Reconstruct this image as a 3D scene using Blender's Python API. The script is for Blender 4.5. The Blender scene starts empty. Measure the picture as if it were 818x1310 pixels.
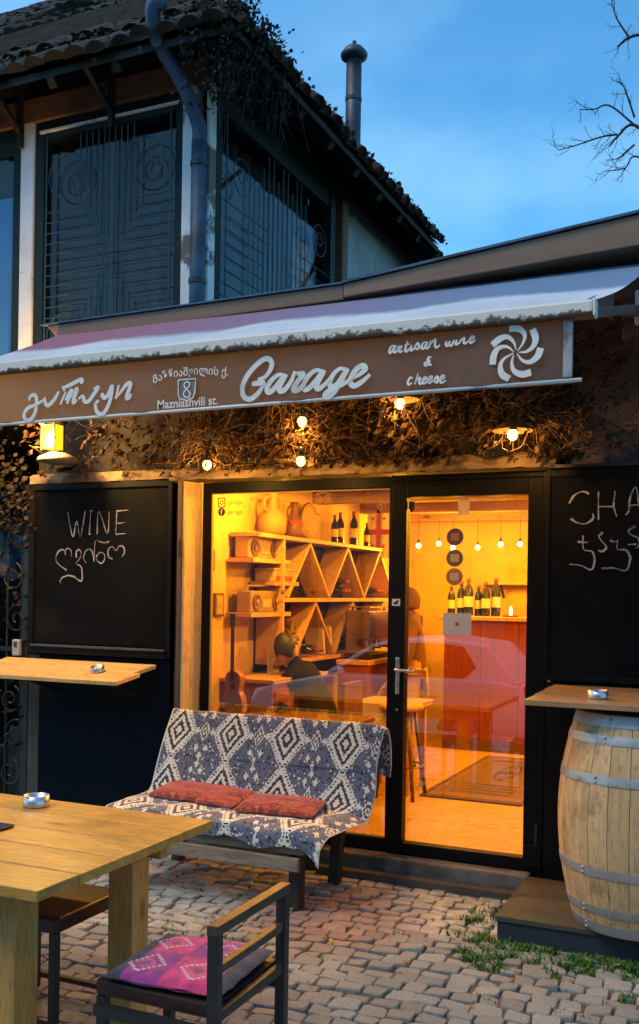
import bpy, math, random
from mathutils import Vector, Matrix, noise
from math import radians, sin, cos, pi, atan2, hypot

scene = bpy.context.scene
COL = scene.collection
R = random.Random(8)

# ------------------------------------------------------------------ camera
cam_data = bpy.data.cameras.new("camera")
cam = bpy.data.objects.new("camera", cam_data)
COL.objects.link(cam)
YAW, ROLL = radians(24.2), 0.016
fwd = Vector((-sin(YAW), cos(YAW), 0))
rgt = Vector((cos(YAW), sin(YAW), 0)) * cos(ROLL) + Vector((0, 0, 1)) * sin(ROLL)
upv = rgt.cross(fwd)
m = Matrix.Identity(4)
for i in range(3):
    m[i][0], m[i][1], m[i][2] = rgt[i], upv[i], -fwd[i]
m.translation = (0, -5.4, 1.65)
cam.matrix_world = m
cam_data.sensor_fit = 'VERTICAL'
cam_data.sensor_height = 36
cam_data.lens = 1250 / 1310 * 36
cam_data.shift_y = (757 - 655) / 1310
cam_data.clip_start = 0.05
cam_data.clip_end = 900
scene.camera = cam

# ------------------------------------------------------------------ sky, sun, exposure
world = bpy.data.worlds.new("World")
scene.world = world
world.use_nodes = True
nt = world.node_tree
nt.nodes.clear()
SUN_DIR = Vector((-.34, -.42, .84)).normalized()      # towards the light, soft and low over the street
SUN_EL, SUN_ROT = math.asin(SUN_DIR.z), atan2(SUN_DIR.x, SUN_DIR.y)
sky = nt.nodes.new('ShaderNodeTexSky')
sky.sky_type = 'NISHITA'
sky.sun_disc = False
sky.sun_elevation = SUN_EL
sky.sun_rotation = SUN_ROT
sky.air_density = 1.2
sky.dust_density = 0.3
sky.ozone_density = 3.0
tc = nt.nodes.new('ShaderNodeTexCoord')
mp = nt.nodes.new('ShaderNodeMapping')
mp.inputs['Scale'].default_value = (1.4, 1.4, 3.0)
mp.inputs['Rotation'].default_value = (0.3, 0.5, 0.4)
ns = nt.nodes.new('ShaderNodeTexNoise')
ns.inputs['Scale'].default_value = 1.9
ns.inputs['Detail'].default_value = 5
ns.inputs['Roughness'].default_value = 0.52
rp = nt.nodes.new('ShaderNodeValToRGB')
rp.color_ramp.elements[0].position = 0.40
rp.color_ramp.elements[0].color = (0, 0, 0, 1)
rp.color_ramp.elements[1].position = 0.70
rp.color_ramp.elements[1].color = (1, 1, 1, 1)
rp.color_ramp.interpolation = 'EASE'
tint = nt.nodes.new('ShaderNodeMix')
tint.data_type = 'RGBA'
tint.blend_type = 'MULTIPLY'
tint.inputs[0].default_value = 1.0
tint.inputs[7].default_value = SKY_TINT = (0.36, 0.82, 1.0, 1)
cloud = nt.nodes.new('ShaderNodeMix')
cloud.data_type = 'RGBA'
cloud.blend_type = 'MULTIPLY'
cloud.inputs[7].default_value = (2.2, 1.42, 1.15, 1)
bg = nt.nodes.new('ShaderNodeBackground')
bg.inputs['Strength'].default_value = 0.085
wo = nt.nodes.new('ShaderNodeOutputWorld')
L = nt.links.new
L(tc.outputs['Generated'], mp.inputs[0]); L(mp.outputs[0], ns.inputs['Vector'])
L(ns.outputs['Fac'], rp.inputs[0]); L(sky.outputs[0], tint.inputs[6])
L(rp.outputs[0], cloud.inputs[0]); L(tint.outputs[2], cloud.inputs[6])
L(cloud.outputs[2], bg.inputs['Color']); L(bg.outputs[0], wo.inputs['Surface'])

sd = bpy.data.lights.new("sun", 'SUN')
sd.energy = 0.72
sd.angle = radians(22)
sd.color = (1.0, 0.80, 0.54)
sun = bpy.data.objects.new("sun", sd)
COL.objects.link(sun)
sun.rotation_euler = SUN_DIR.to_track_quat('Z', 'Y').to_euler()
sun.location = (0, -8, 12)

scene.view_settings.view_transform = 'Standard'
scene.view_settings.look = 'None'
scene.view_settings.exposure = 1.42
scene.view_settings.gamma = 1.0
scene.cycles.use_denoising = True
scene.cycles.max_bounces = 5
scene.cycles.diffuse_bounces = 3
scene.cycles.glossy_bounces = 3
scene.cycles.transparent_max_bounces = 8
scene.cycles.sample_clamp_indirect = 4.0
scene.cycles.caustics_reflective = False
scene.cycles.caustics_refractive = False

# ------------------------------------------------------------------ mesh helper
class MB:
    def __init__(s):
        s.v, s.f, s.c = [], [], []
    def quad(s, a, b, c, d):
        n = len(s.v); s.v += [tuple(a), tuple(b), tuple(c), tuple(d)]; s.f.append((n, n+1, n+2, n+3)); return s
    def tri(s, a, b, c):
        n = len(s.v); s.v += [tuple(a), tuple(b), tuple(c)]; s.f.append((n, n+1, n+2)); return s
    def hexa(s, p):
        n = len(s.v); s.v += [tuple(q) for q in p]
        s.f += [tuple(n+i for i in q) for q in ((3,2,1,0),(4,5,6,7),(0,1,5,4),(1,2,6,5),(2,3,7,6),(3,0,4,7))]; return s
    def box(s, x0, x1, y0, y1, z0, z1, rot=None):
        p = [Vector(q) for q in ((x0,y0,z0),(x1,y0,z0),(x1,y1,z0),(x0,y1,z0),(x0,y0,z1),(x1,y0,z1),(x1,y1,z1),(x0,y1,z1))]
        if rot is not None:
            c = Vector(((x0+x1)/2, (y0+y1)/2, (z0+z1)/2)); p = [c + rot @ (q-c) for q in p]
        return s.hexa(p)
    def beam(s, a, b, w, h, up=(0,0,1)):
        a, b = Vector(a), Vector(b); d = (b-a).normalized(); u = Vector(up)
        sd = d.cross(u)
        if sd.length < 1e-4: sd = d.cross(Vector((1,0,0)))
        sd.normalize(); u = sd.cross(d).normalized()
        sd *= w/2; u *= h/2
        return s.hexa([a-sd-u, a+sd-u, b+sd-u, b-sd-u, a-sd+u, a+sd+u, b+sd+u, b-sd+u])
    def tube(s, pts, r, n=8, cap=True, closed=False):
        pts = [Vector(p) for p in pts]; N = len(pts)
        rr = r if isinstance(r, (list, tuple)) else [r]*N
        base = len(s.v); ref = None
        for i, p in enumerate(pts):
            if closed: t = pts[(i+1) % N] - pts[i-1]
            else: t = pts[min(i+1, N-1)] - pts[max(i-1, 0)]
            if t.length < 1e-9: t = Vector((0,0,1))
            t.normalize()
            if ref is None:
                ref = t.orthogonal().normalized()
            else:
                ref = (ref - t*ref.dot(t))
                ref = ref.normalized() if ref.length > 1e-6 else t.orthogonal().normalized()
            bn = t.cross(ref)
            for k in range(n):
                a = 2*pi*k/n
                s.v.append(tuple(p + (ref*cos(a) + bn*sin(a))*rr[i]))
        for i in range(N if closed else N-1):
            j = (i+1) % N
            for k in range(n):
                k2 = (k+1) % n
                s.f.append((base+i*n+k, base+i*n+k2, base+j*n+k2, base+j*n+k))
        if cap and not closed:
            s.f.append(tuple(base+k for k in reversed(range(n))))
            s.f.append(tuple(base+(N-1)*n+k for k in range(n)))
        return s
    def lathe(s, prof, c=(0,0,0), n=20, axis='z', cap=True):
        base = len(s.v); c = Vector(c)
        for (r, h) in prof:
            for k in range(n):
                a = 2*pi*k/n; u, w = r*cos(a), r*sin(a)
                q = {'z': (u, w, h), 'y': (u, h, -w), 'x': (h, u, w)}[axis]
                s.v.append(tuple(c + Vector(q)))
        for i in range(len(prof)-1):
            for k in range(n):
                k2 = (k+1) % n
                s.f.append((base+i*n+k, base+i*n+k2, base+(i+1)*n+k2, base+(i+1)*n+k))
        if cap:
            s.f.append(tuple(base+k for k in reversed(range(n))))
            s.f.append(tuple(base+(len(prof)-1)*n+k for k in range(n)))
        return s
    def prism(s, poly, axis, a, b):
        """poly in the two other axes, extruded along axis from a to b"""
        n = len(poly); base = len(s.v)
        for h in (a, b):
            for (u, w) in poly:
                s.v.append({'x': (h, u, w), 'y': (u, h, w), 'z': (u, w, h)}[axis])
        s.f.append(tuple(range(base, base+n))); s.f.append(tuple(range(base+2*n-1, base+n-1, -1)))
        for k in range(n):
            k2 = (k+1) % n
            s.f.append((base+k, base+n+k, base+n+k2, base+k2))
        return s
    def sphere(s, c, r, n=12, m=8, sq=(1,1,1)):
        prof = [(max(1e-4, r*sin(pi*i/m)), -r*cos(pi*i/m)) for i in range(m+1)]
        b = len(s.v); s.lathe(prof, (0,0,0), n)
        for i in range(b, len(s.v)):
            p = s.v[i]; s.v[i] = (c[0]+p[0]*sq[0], c[1]+p[1]*sq[1], c[2]+p[2]*sq[2])
        return s
    def grid(s, fn, nu, nv, wrap=False):
        base = len(s.v)
        for j in range(nv+1):
            for i in range(nu+1):
                s.v.append(tuple(fn(i/nu, j/nv)))
        for j in range(nv):
            for i in range(nu):
                a = base+j*(nu+1)+i
                s.f.append((a, a+1, a+nu+2, a+nu+1))
        return s
    def mesh(s, name, off=None, smooth=False):
        me = bpy.data.meshes.new(name)
        vs = s.v if off is None else [(p[0]-off[0], p[1]-off[1], p[2]-off[2]) for p in s.v]
        me.from_pydata(vs, [], s.f)
        if s.c:
            at = me.color_attributes.new("tone", 'FLOAT_COLOR', 'CORNER')
            for poly, c in zip(me.polygons, s.c):
                for li in poly.loop_indices: at.data[li].color = (*c, 1)
        if smooth:
            me.polygons.foreach_set('use_smooth', [True]*len(me.polygons))
        me.update()
        return me

ROOTLOC = {}
def link(o, parent=None):
    COL.objects.link(o)
    if parent is not None:
        o.parent = parent; ROOTLOC[o.name] = ROOTLOC.get(parent.name, (0,0,0))
    return o
def thing(name, label, cat, loc=(0,0,0), rz=0, group=None):
    o = bpy.data.objects.new(name, None); o.empty_display_size = .1
    COL.objects.link(o); o.location = loc; o.rotation_euler = (0,0,rz)
    ROOTLOC[o.name] = (0,0,0) if rz else tuple(loc)
    tag(o, label, cat, group); return o
def tag(o, label=None, cat=None, group=None, kind=None):
    if label: o['label'] = label
    if cat: o['category'] = cat
    if group: o['group'] = group
    if kind: o['kind'] = kind
    return o
def fin(o, mat, bev=0, smooth=False, seg=2):
    if mat is not None: o.data.materials.append(mat)
    if bev:
        b = o.modifiers.new("bevel", 'BEVEL'); b.width = bev; b.segments = seg; b.limit_method = 'ANGLE'; b.angle_limit = radians(40)
    return o
def part(name, mb, mat, parent, bev=0, smooth=False, kind=None, label=None, local=False):
    """mb holds world coordinates (parent unrotated); local=True: parent's own coordinates"""
    off = None if local else ROOTLOC.get(parent.name, (0,0,0))
    o = bpy.data.objects.new(name, mb.mesh(name, off, smooth)); link(o, parent)
    fin(o, mat, bev)
    if kind: o['kind'] = kind
    if label: o['label'] = label
    return o
def solo(name, mb, mat, label=None, cat=None, group=None, kind=None, bev=0, smooth=False, loc=(0,0,0)):
    o = bpy.data.objects.new(name, mb.mesh(name, loc, smooth)); o.location = loc
    COL.objects.link(o); ROOTLOC[o.name] = tuple(loc); fin(o, mat, bev)
    return tag(o, label, cat, group, kind)
def struct(name, mb, mat, bev=0, smooth=False): return solo(name, mb, mat, kind='structure', bev=bev, smooth=smooth)
def inst(name, me, parent, loc, rot=(0,0,0), sc=(1,1,1)):
    o = bpy.data.objects.new(name, me); link(o, parent); o.location = loc; o.rotation_euler = rot; o.scale = sc; return o
def copy_tree(o, parent=None):
    c = o.copy(); COL.objects.link(c)
    if parent is not None: c.parent = parent
    for ch in list(o.children): copy_tree(ch, c)
    return c
def catmull(pts, sub=6, closed=False):
    P = [Vector(p) for p in pts]; n = len(P); out = []
    if n < 3: return P
    for i in range(n if closed else n-1):
        p0 = P[(i-1) % n] if (closed or i > 0) else P[0]*2-P[1]
        p1, p2 = P[i], P[(i+1) % n]
        p3 = P[(i+2) % n] if (closed or i+2 < n) else P[-1]*2-P[-2]
        for k in range(sub):
            t = k/sub
            out.append(((p1*2)+(p2-p0)*t+(p0*2-p1*5+p2*4-p3)*t*t+(p1*3-p0-p2*3+p3)*t**3)*.5)
    if not closed: out.append(P[-1])
    return out

# ------------------------------------------------------------------ materials
def newmat(name):
    mt = bpy.data.materials.new(name); mt.use_nodes = True
    return mt, mt.node_tree, mt.node_tree.nodes['Principled BSDF']
def N(nt, t, **kw):
    n = nt.nodes.new(t)
    for k, v in kw.items():
        if k in n.inputs: n.inputs[k].default_value = v
        else: setattr(n, k, v)
    return n
def mixc(nt, fac, a, b, mode='MIX'):
    n = nt.nodes.new('ShaderNodeMix'); n.data_type = 'RGBA'; n.blend_type = mode
    for s, v in ((0, fac), (6, a), (7, b)):
        if hasattr(v, 'links') or isinstance(v, bpy.types.NodeSocket): nt.links.new(v, n.inputs[s])
        elif s == 0: n.inputs[0].default_value = v
        else: n.inputs[s].default_value = (*v[:3], 1)
    return n.outputs[2]
def ramp(nt, src, p0, p1, c0=(0,0,0), c1=(1,1,1), ease='LINEAR'):
    r = nt.nodes.new('ShaderNodeValToRGB'); r.color_ramp.interpolation = ease
    r.color_ramp.elements[0].position = p0; r.color_ramp.elements[1].position = p1
    r.color_ramp.elements[0].color = (*c0, 1); r.color_ramp.elements[1].color = (*c1, 1)
    nt.links.new(src, r.inputs[0]); return r.outputs[0]
def coords(nt, scale=(1,1,1), rnd=True, kind='Object', rot=(0,0,0)):
    t = nt.nodes.new('ShaderNodeTexCoord'); mp = nt.nodes.new('ShaderNodeMapping')
    mp.inputs['Scale'].default_value = scale; mp.inputs['Rotation'].default_value = rot
    nt.links.new(t.outputs[kind], mp.inputs[0])
    if rnd:
        oi = nt.nodes.new('ShaderNodeObjectInfo'); ml = N(nt, 'ShaderNodeMath', operation='MULTIPLY')
        ml.inputs[1].default_value = 37.0; nt.links.new(oi.outputs['Random'], ml.inputs[0])
        cb = nt.nodes.new('ShaderNodeCombineXYZ')
        for i in range(3): nt.links.new(ml.outputs[0], cb.inputs[i])
        nt.links.new(cb.outputs[0], mp.inputs['Location'])
    return mp.outputs[0]
def nz(nt, vec, scale, detail=4, rough=.55):
    n = N(nt, 'ShaderNodeTexNoise', Scale=scale, Detail=detail, Roughness=rough)
    nt.links.new(vec, n.inputs['Vector']); return n.outputs['Fac']
def bump(nt, h, bs, dist=.01, st=1.0):
    b = N(nt, 'ShaderNodeBump', Strength=st, Distance=dist)
    nt.links.new(h, b.inputs['Height']); nt.links.new(b.outputs[0], bs.inputs['Normal'])
def pm(name, c1, c2=None, scale=6, rough=.6, bmp=.003, metal=0, stretch=(1,1,1), vary=0, spec=.5, dirt=None, dirt_amt=(.5,.7), fine=40):
    """two-tone noisy surface with fine relief, optional dirt blotches and per-object tone"""
    mt, nt, bs = newmat(name)
    c2 = c2 or tuple(x*.7 for x in c1)
    v = coords(nt, stretch)
    a = nz(nt, v, scale, 6, .6)
    col = mixc(nt, ramp(nt, a, .32, .68), c1, c2)
    if dirt:
        d = nz(nt, v, scale*.45, 8, .65)
        col = mixc(nt, ramp(nt, d, dirt_amt[0], dirt_amt[1]), col, dirt)
    if vary:
        oi = nt.nodes.new('ShaderNodeObjectInfo')
        hs = nt.nodes.new('ShaderNodeHueSaturation')
        mr = N(nt, 'ShaderNodeMapRange'); mr.inputs[3].default_value = 1-vary; mr.inputs[4].default_value = 1+vary
        nt.links.new(oi.outputs['Random'], mr.inputs[0]); nt.links.new(mr.outputs[0], hs.inputs['Value'])
        nt.links.new(col, hs.inputs['Color']); col = hs.outputs[0]
    nt.links.new(col, bs.inputs['Base Color'])
    f = nz(nt, v, fine, 5, .6)
    rr = N(nt, 'ShaderNodeMapRange'); rr.inputs[3].default_value = max(.04, rough-.12); rr.inputs[4].default_value = min(1, rough+.12)
    nt.links.new(f, rr.inputs[0]); nt.links.new(rr.outputs[0], bs.inputs['Roughness'])
    bs.inputs['Metallic'].default_value = metal
    bs.inputs['Specular IOR Level'].default_value = spec
    if bmp: bump(nt, f, bs, bmp)
    return mt
def wood(name, c1, c2, axis='x', rough=.5, knots=True, grain=1.0, bmp=.0015, vary=.12, dirt=None, dirt_amt=(.55,.75)):
    mt, nt, bs = newmat(name)
    st = {'x': (1.2, 9, 9), 'y': (9, 1.2, 9), 'z': (9, 9, 1.2)}[axis]
    v = coords(nt, tuple(q*grain for q in st))
    a = nz(nt, v, 3.2, 8, .62); b = nz(nt, v, 11, 5, .6)
    col = mixc(nt, ramp(nt, a, .35, .66), c1, c2)
    col = mixc(nt, ramp(nt, b, .52, .74), col, tuple(x*.55 for x in c2))
    if knots:
        v2 = coords(nt, tuple(q**.45 for q in st))
        vo = N(nt, 'ShaderNodeTexVoronoi', Scale=2.3); nt.links.new(v2, vo.inputs['Vector'])
        col = mixc(nt, ramp(nt, vo.outputs['Distance'], .04, .17, (1,1,1), (0,0,0)), col, tuple(x*.22 for x in c2))
    if dirt:
        d = nz(nt, coords(nt, (1,1,1)), 3.1, 8, .7); col = mixc(nt, ramp(nt, d, *dirt_amt), col, dirt)
    oi = nt.nodes.new('ShaderNodeObjectInfo'); hs = nt.nodes.new('ShaderNodeHueSaturation')
    mr = N(nt, 'ShaderNodeMapRange'); mr.inputs[3].default_value = 1-vary; mr.inputs[4].default_value = 1+vary
    nt.links.new(oi.outputs['Random'], mr.inputs[0]); nt.links.new(mr.outputs[0], hs.inputs['Value'])
    nt.links.new(col, hs.inputs['Color']); nt.links.new(hs.outputs[0], bs.inputs['Base Color'])
    bs.inputs['Roughness'].default_value = rough
    bump(nt, a, bs, bmp)
    return mt
def emis(name, col, st):
    mt, nt, bs = newmat(name)
    bs.inputs['Base Color'].default_value = (0, 0, 0, 1); bs.inputs['Emission Color'].default_value = (*col, 1)
    bs.inputs['Emission Strength'].default_value = st; return mt
def tonemat(name, rough=.85, weave=220, bmp=.002):
    mt, nt, bs = newmat(name)
    at = N(nt, 'ShaderNodeVertexColor', layer_name='tone')
    v = coords(nt, (1,1,1)); w = nz(nt, v, weave, 2, .5)
    col = mixc(nt, .35, at.outputs[0], mixc(nt, w, (.25,.25,.25), (1.3,1.3,1.3)), 'MULTIPLY')
    nt.links.new(col, bs.inputs['Base Color']); bs.inputs['Roughness'].default_value = rough
    bs.inputs['Sheen Weight'].default_value = .25; bs.inputs['Specular IOR Level'].default_value = .2
    bump(nt, w, bs, bmp); return mt
def glassmat(name, f0=.06, tintc=(1,1,1), rough=.0):
    mt, nt, bs = newmat(name); nt.nodes.remove(bs)
    out = [n for n in nt.nodes if n.type == 'OUTPUT_MATERIAL'][0]
    lw = N(nt, 'ShaderNodeLayerWeight', Blend=.5); pw = N(nt, 'ShaderNodeMath', operation='POWER'); pw.inputs[1].default_value = 5; nt.links.new(lw.outputs['Facing'], pw.inputs[0])
    fr = N(nt, 'ShaderNodeMath', operation='MULTIPLY_ADD'); fr.inputs[1].default_value = 1-f0; fr.inputs[2].default_value = f0; nt.links.new(pw.outputs[0], fr.inputs[0]); tr = nt.nodes.new('ShaderNodeBsdfTransparent'); tr.inputs[0].default_value = (*tintc, 1)
    gl = N(nt, 'ShaderNodeBsdfGlossy', Roughness=rough); mx = nt.nodes.new('ShaderNodeMixShader')
    nt.links.new(fr.outputs[0], mx.inputs[0]); nt.links.new(tr.outputs[0], mx.inputs[1]); nt.links.new(gl.outputs[0], mx.inputs[2])
    nt.links.new(mx.outputs[0], out.inputs['Surface']); return mt
def foliage(name, c1, c2, trans=.25):
    mt, nt, bs = newmat(name)
    v = coords(nt, (1,1,1), kind='Object'); a = nz(nt, v, 23, 3, .6)
    nt.links.new(mixc(nt, ramp(nt, a, .35, .65), c1, c2), bs.inputs['Base Color'])
    bs.inputs['Roughness'].default_value = .7; bs.inputs['Specular IOR Level'].default_value = .2
    if trans: bs.inputs['Subsurface Weight'].default_value = 0
    return mt

BLACK = pm("black_frame_paint", (.007,.006,.006), (.010,.009,.008), 5, .45, .0008, spec=.1)
IRON = pm("black_iron", (.012,.012,.013), (.02,.018,.017), 9, .45, .001)
BOARD = pm("chalkboard", (.004,.0042,.0045), (.006,.006,.0063), 3, .75, .0006, dirt=(.016,.0155,.015), dirt_amt=(.48,.8), spec=.06)
def chalk_mat():
    mt, nt, bs = newmat("chalk"); v = coords(nt, (1,1,1)); a = nz(nt, v, 330, 3, .6); b = nz(nt, v, 22, 4, .6)
    bs.inputs['Base Color'].default_value = (.42,.38,.38,1); bs.inputs['Roughness'].default_value = .95; bs.inputs['Specular IOR Level'].default_value = .05
    ad = N(nt, 'ShaderNodeMath', operation='ADD'); nt.links.new(a, ad.inputs[0]); nt.links.new(b, ad.inputs[1])
    nt.links.new(ramp(nt, ad.outputs[0], .80, 1.10), bs.inputs['Alpha']); return mt
CHALK = chalk_mat()
GARAGE=[[(-2.1248,2.6262),(-2.0891,2.6339),(-2.0612,2.6634),(-2.0529,2.6944),(-2.0684,2.7162),(-2.0995,2.714),(-2.1438,2.6834),(-2.1837,2.641),(-2.2038,2.5944),(-2.1957,2.5522),(-2.1637,2.5373),(-2.128,2.5548),(-2.1016,2.5848),(-2.0842,2.6081)],[(-2.1559,2.607),(-2.12,2.6084),(-2.0842,2.6105)],[(-1.9831,2.6314),(-2.0139,2.6392),(-2.0489,2.6206),(-2.0748,2.5829),(-2.0683,2.5626),(-2.0453,2.5705),(-2.0133,2.6022),(-1.9814,2.6352),(-2.0103,2.5823),(-2.0064,2.5631),(-1.982,2.5692),(-1.9495,2.6077),(-1.9329,2.6487)],[(-1.9327,2.6393),(-1.9093,2.6359),(-1.8929,2.6316),(-1.9174,2.603),(-1.9402,2.5694),(-1.9244,2.5605),(-1.8953,2.5772),(-1.8702,2.6112)],[(-1.7941,2.6363),(-1.8281,2.6452),(-1.8661,2.6225),(-1.8894,2.5814),(-1.8813,2.5622),(-1.8592,2.5692),(-1.8231,2.6038),(-1.7907,2.6392),(-1.8244,2.5768),(-1.8164,2.5607),(-1.7929,2.5714),(-1.7581,2.6028)],[(-1.6812,2.6352),(-1.7104,2.6436),(-1.7434,2.6209),(-1.762,2.5815),(-1.7491,2.5652),(-1.7242,2.5749),(-1.6933,2.6132),(-1.6755,2.6409),(-1.7077,2.5837),(-1.7337,2.5457),(-1.7618,2.523),(-1.782,2.5244),(-1.7738,2.5408),(-1.7339,2.558),(-1.6844,2.5774),(-1.6518,2.6009)],[(-1.6517,2.5948),(-1.611,2.6146),(-1.5902,2.6342),(-1.6035,2.6473),(-1.6318,2.6352),(-1.6583,2.5991),(-1.6578,2.5701),(-1.638,2.5619),(-1.6023,2.579),(-1.567,2.6066)]]
ARTISAN=[[(-1.4557,2.7214),(-1.47,2.7221),(-1.4805,2.7019),(-1.4746,2.6922),(-1.4612,2.7083),(-1.4522,2.7227),(-1.4593,2.7006),(-1.4546,2.6927),(-1.4439,2.6993),(-1.4368,2.7192)],[(-1.4368,2.7181),(-1.4236,2.7158),(-1.4309,2.7089),(-1.4336,2.6973),(-1.4266,2.6919),(-1.4165,2.7002)],[(-1.3957,2.7402),(-1.4043,2.7141),(-1.4063,2.696),(-1.3983,2.6921),(-1.3889,2.7031)],[(-1.4101,2.72),(-1.3864,2.7233)],[(-1.3784,2.7199),(-1.3838,2.7016),(-1.378,2.6947),(-1.3675,2.7045)],[(-1.3764,2.732),(-1.3759,2.7341)],[(-1.3674,2.7029),(-1.351,2.7244),(-1.344,2.7088),(-1.35,2.6987),(-1.3635,2.7009)],[(-1.3119,2.7246),(-1.3258,2.7232),(-1.3338,2.7037),(-1.3259,2.6976),(-1.3145,2.7115),(-1.3069,2.7258),(-1.3138,2.704),(-1.3076,2.6976),(-1.2977,2.7058),(-1.2914,2.7292)],[(-1.2914,2.7292),(-1.2976,2.7005)],[(-1.2967,2.71),(-1.2787,2.7296),(-1.2716,2.7305),(-1.2728,2.7057),(-1.2644,2.6981),(-1.2502,2.7069)],[(-1.2225,2.7219),(-1.2256,2.7068),(-1.2173,2.7003),(-1.2067,2.7204)],[(-1.2067,2.7204),(-1.2092,2.7043),(-1.1988,2.7013),(-1.1883,2.723)],[(-1.1769,2.723),(-1.182,2.7077),(-1.1765,2.7025),(-1.1664,2.71)],[(-1.1722,2.7367),(-1.1717,2.7388)],[(-1.1601,2.7251),(-1.1657,2.7036)],[(-1.1648,2.7114),(-1.1504,2.7258),(-1.1445,2.7258),(-1.1475,2.7098),(-1.1404,2.704),(-1.1277,2.7128)],[(-1.125,2.7136),(-1.1101,2.7195),(-1.1033,2.7272),(-1.1119,2.7312),(-1.1203,2.7205),(-1.1217,2.7086),(-1.1136,2.7042),(-1.0967,2.7131)],[(-1.2886,2.6577),(-1.2986,2.6602),(-1.3045,2.65),(-1.2967,2.6441),(-1.3105,2.6393),(-1.3181,2.6298),(-1.3097,2.6249),(-1.2987,2.6331),(-1.2934,2.6449)],[(-1.3033,2.6414),(-1.2964,2.6281),(-1.2858,2.6256)],[(-1.3709,2.5736),(-1.3822,2.5782),(-1.3927,2.5602),(-1.3885,2.5481),(-1.3723,2.5544)],[(-1.346,2.5958),(-1.3609,2.5466)],[(-1.3588,2.5561),(-1.3456,2.5722),(-1.3367,2.5721),(-1.3414,2.5538),(-1.3351,2.548),(-1.3252,2.5558)],[(-1.3253,2.5579),(-1.312,2.5649),(-1.3088,2.5722),(-1.3172,2.5733),(-1.3253,2.559),(-1.3195,2.5479),(-1.3024,2.5562)],[(-1.3008,2.5588),(-1.287,2.5657),(-1.2839,2.574),(-1.2922,2.5752),(-1.3008,2.5593),(-1.2945,2.5488),(-1.2781,2.5571)],[(-1.278,2.5545),(-1.2623,2.5745),(-1.2572,2.5609),(-1.2619,2.549),(-1.273,2.5514)],[(-1.251,2.5551),(-1.2347,2.5645),(-1.2305,2.5726),(-1.2387,2.5754),(-1.2484,2.5629),(-1.2454,2.5484),(-1.2366,2.5461),(-1.222,2.5551)]]
GEO=[[(-3.4541,2.6161),(-3.4597,2.6291),(-3.4398,2.6429),(-3.4185,2.6381),(-3.4117,2.6175),(-3.4122,2.5882),(-3.4198,2.5492),(-3.4478,2.5164),(-3.4777,2.5173),(-3.4911,2.5451),(-3.465,2.5772),(-3.4154,2.5909),(-3.3631,2.6118)],[(-3.3592,2.6266),(-3.3533,2.5937),(-3.3322,2.5831),(-3.2963,2.6099),(-3.2661,2.6494)],[(-3.2397,2.6683),(-3.1989,2.6777),(-3.1404,2.6982),(-3.1222,2.6952),(-3.1289,2.6768)],[(-3.247,2.6746),(-3.2301,2.6502)],[(-3.2249,2.6466),(-3.2565,2.5825)],[(-3.2281,2.6013),(-3.1952,2.6445),(-3.189,2.6424),(-3.2144,2.5831)],[(-3.1925,2.6113),(-3.1638,2.6505),(-3.1536,2.6482),(-3.1778,2.589),(-3.1516,2.5979)],[(-3.1466,2.6042),(-3.1186,2.6146),(-3.108,2.5902),(-3.0819,2.5876),(-3.0486,2.6221),(-3.0234,2.6529),(-3.0491,2.6466)],[(-3.0075,2.6023),(-2.9979,2.6179),(-2.9877,2.5977),(-2.9634,2.6123),(-2.9397,2.655),(-2.9492,2.5871),(-2.9775,2.5323),(-3.0059,2.5178),(-3.031,2.5355),(-3.0377,2.5717),(-3.0171,2.5875)],[(-2.9008,2.6563),(-2.915,2.588)],[(-2.9103,2.5966),(-2.8534,2.6553),(-2.8293,2.6543),(-2.8512,2.5934),(-2.8367,2.5885),(-2.8226,2.6067)]]
SHIELD=[(-2.5549,2.6556),(-2.4588,2.655),(-2.462,2.5886),(-2.4718,2.5646),(-2.5067,2.5532),(-2.5455,2.5668),(-2.5536,2.5839),(-2.5549,2.6556)]
EIGHT=[(-2.5084,2.6439),(-2.521,2.635),(-2.5195,2.62),(-2.4979,2.5993),(-2.4881,2.5849),(-2.4942,2.5716),(-2.5102,2.5694),(-2.5232,2.5791),(-2.5222,2.5955),(-2.5077,2.6082),(-2.492,2.6235),(-2.4929,2.6368),(-2.5084,2.6439)]
SWIRL=[[(-0.9195,2.6532),(-0.8969,2.6844),(-0.8897,2.7119),(-0.9029,2.7361),(-0.9287,2.7472),(-0.9551,2.7472)],[(-0.9143,2.6476),(-0.8836,2.6475),(-0.8558,2.6655),(-0.8457,2.6976),(-0.8585,2.738)],[(-0.9219,2.6432),(-0.8983,2.6131),(-0.8676,2.6039),(-0.8374,2.6233),(-0.8238,2.6576)],[(-0.9347,2.6391),(-0.942,2.609),(-0.9327,2.5733),(-0.9,2.5555),(-0.8618,2.5617)],[(-0.9349,2.6468),(-0.976,2.6246),(-0.9896,2.5974),(-0.9812,2.5617),(-0.9512,2.5404)],[(-0.9349,2.652),(-0.9638,2.675),(-0.9976,2.6718),(-1.017,2.6461),(-1.0222,2.6051)],[(-0.9248,2.6588),(-0.9356,2.6905),(-0.9618,2.7149),(-0.993,2.7096),(-1.0251,2.6866)]]
TXT_GEO=[(-2.6974,2.6522),(-2.6222,2.6745),(-2.5443,2.6768),(-2.4422,2.68),(-2.3415,2.6668),(-2.2826,2.6596)]
TXT_MAZ=[(-2.6719,2.524),(-2.3358,2.5248)]
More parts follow.
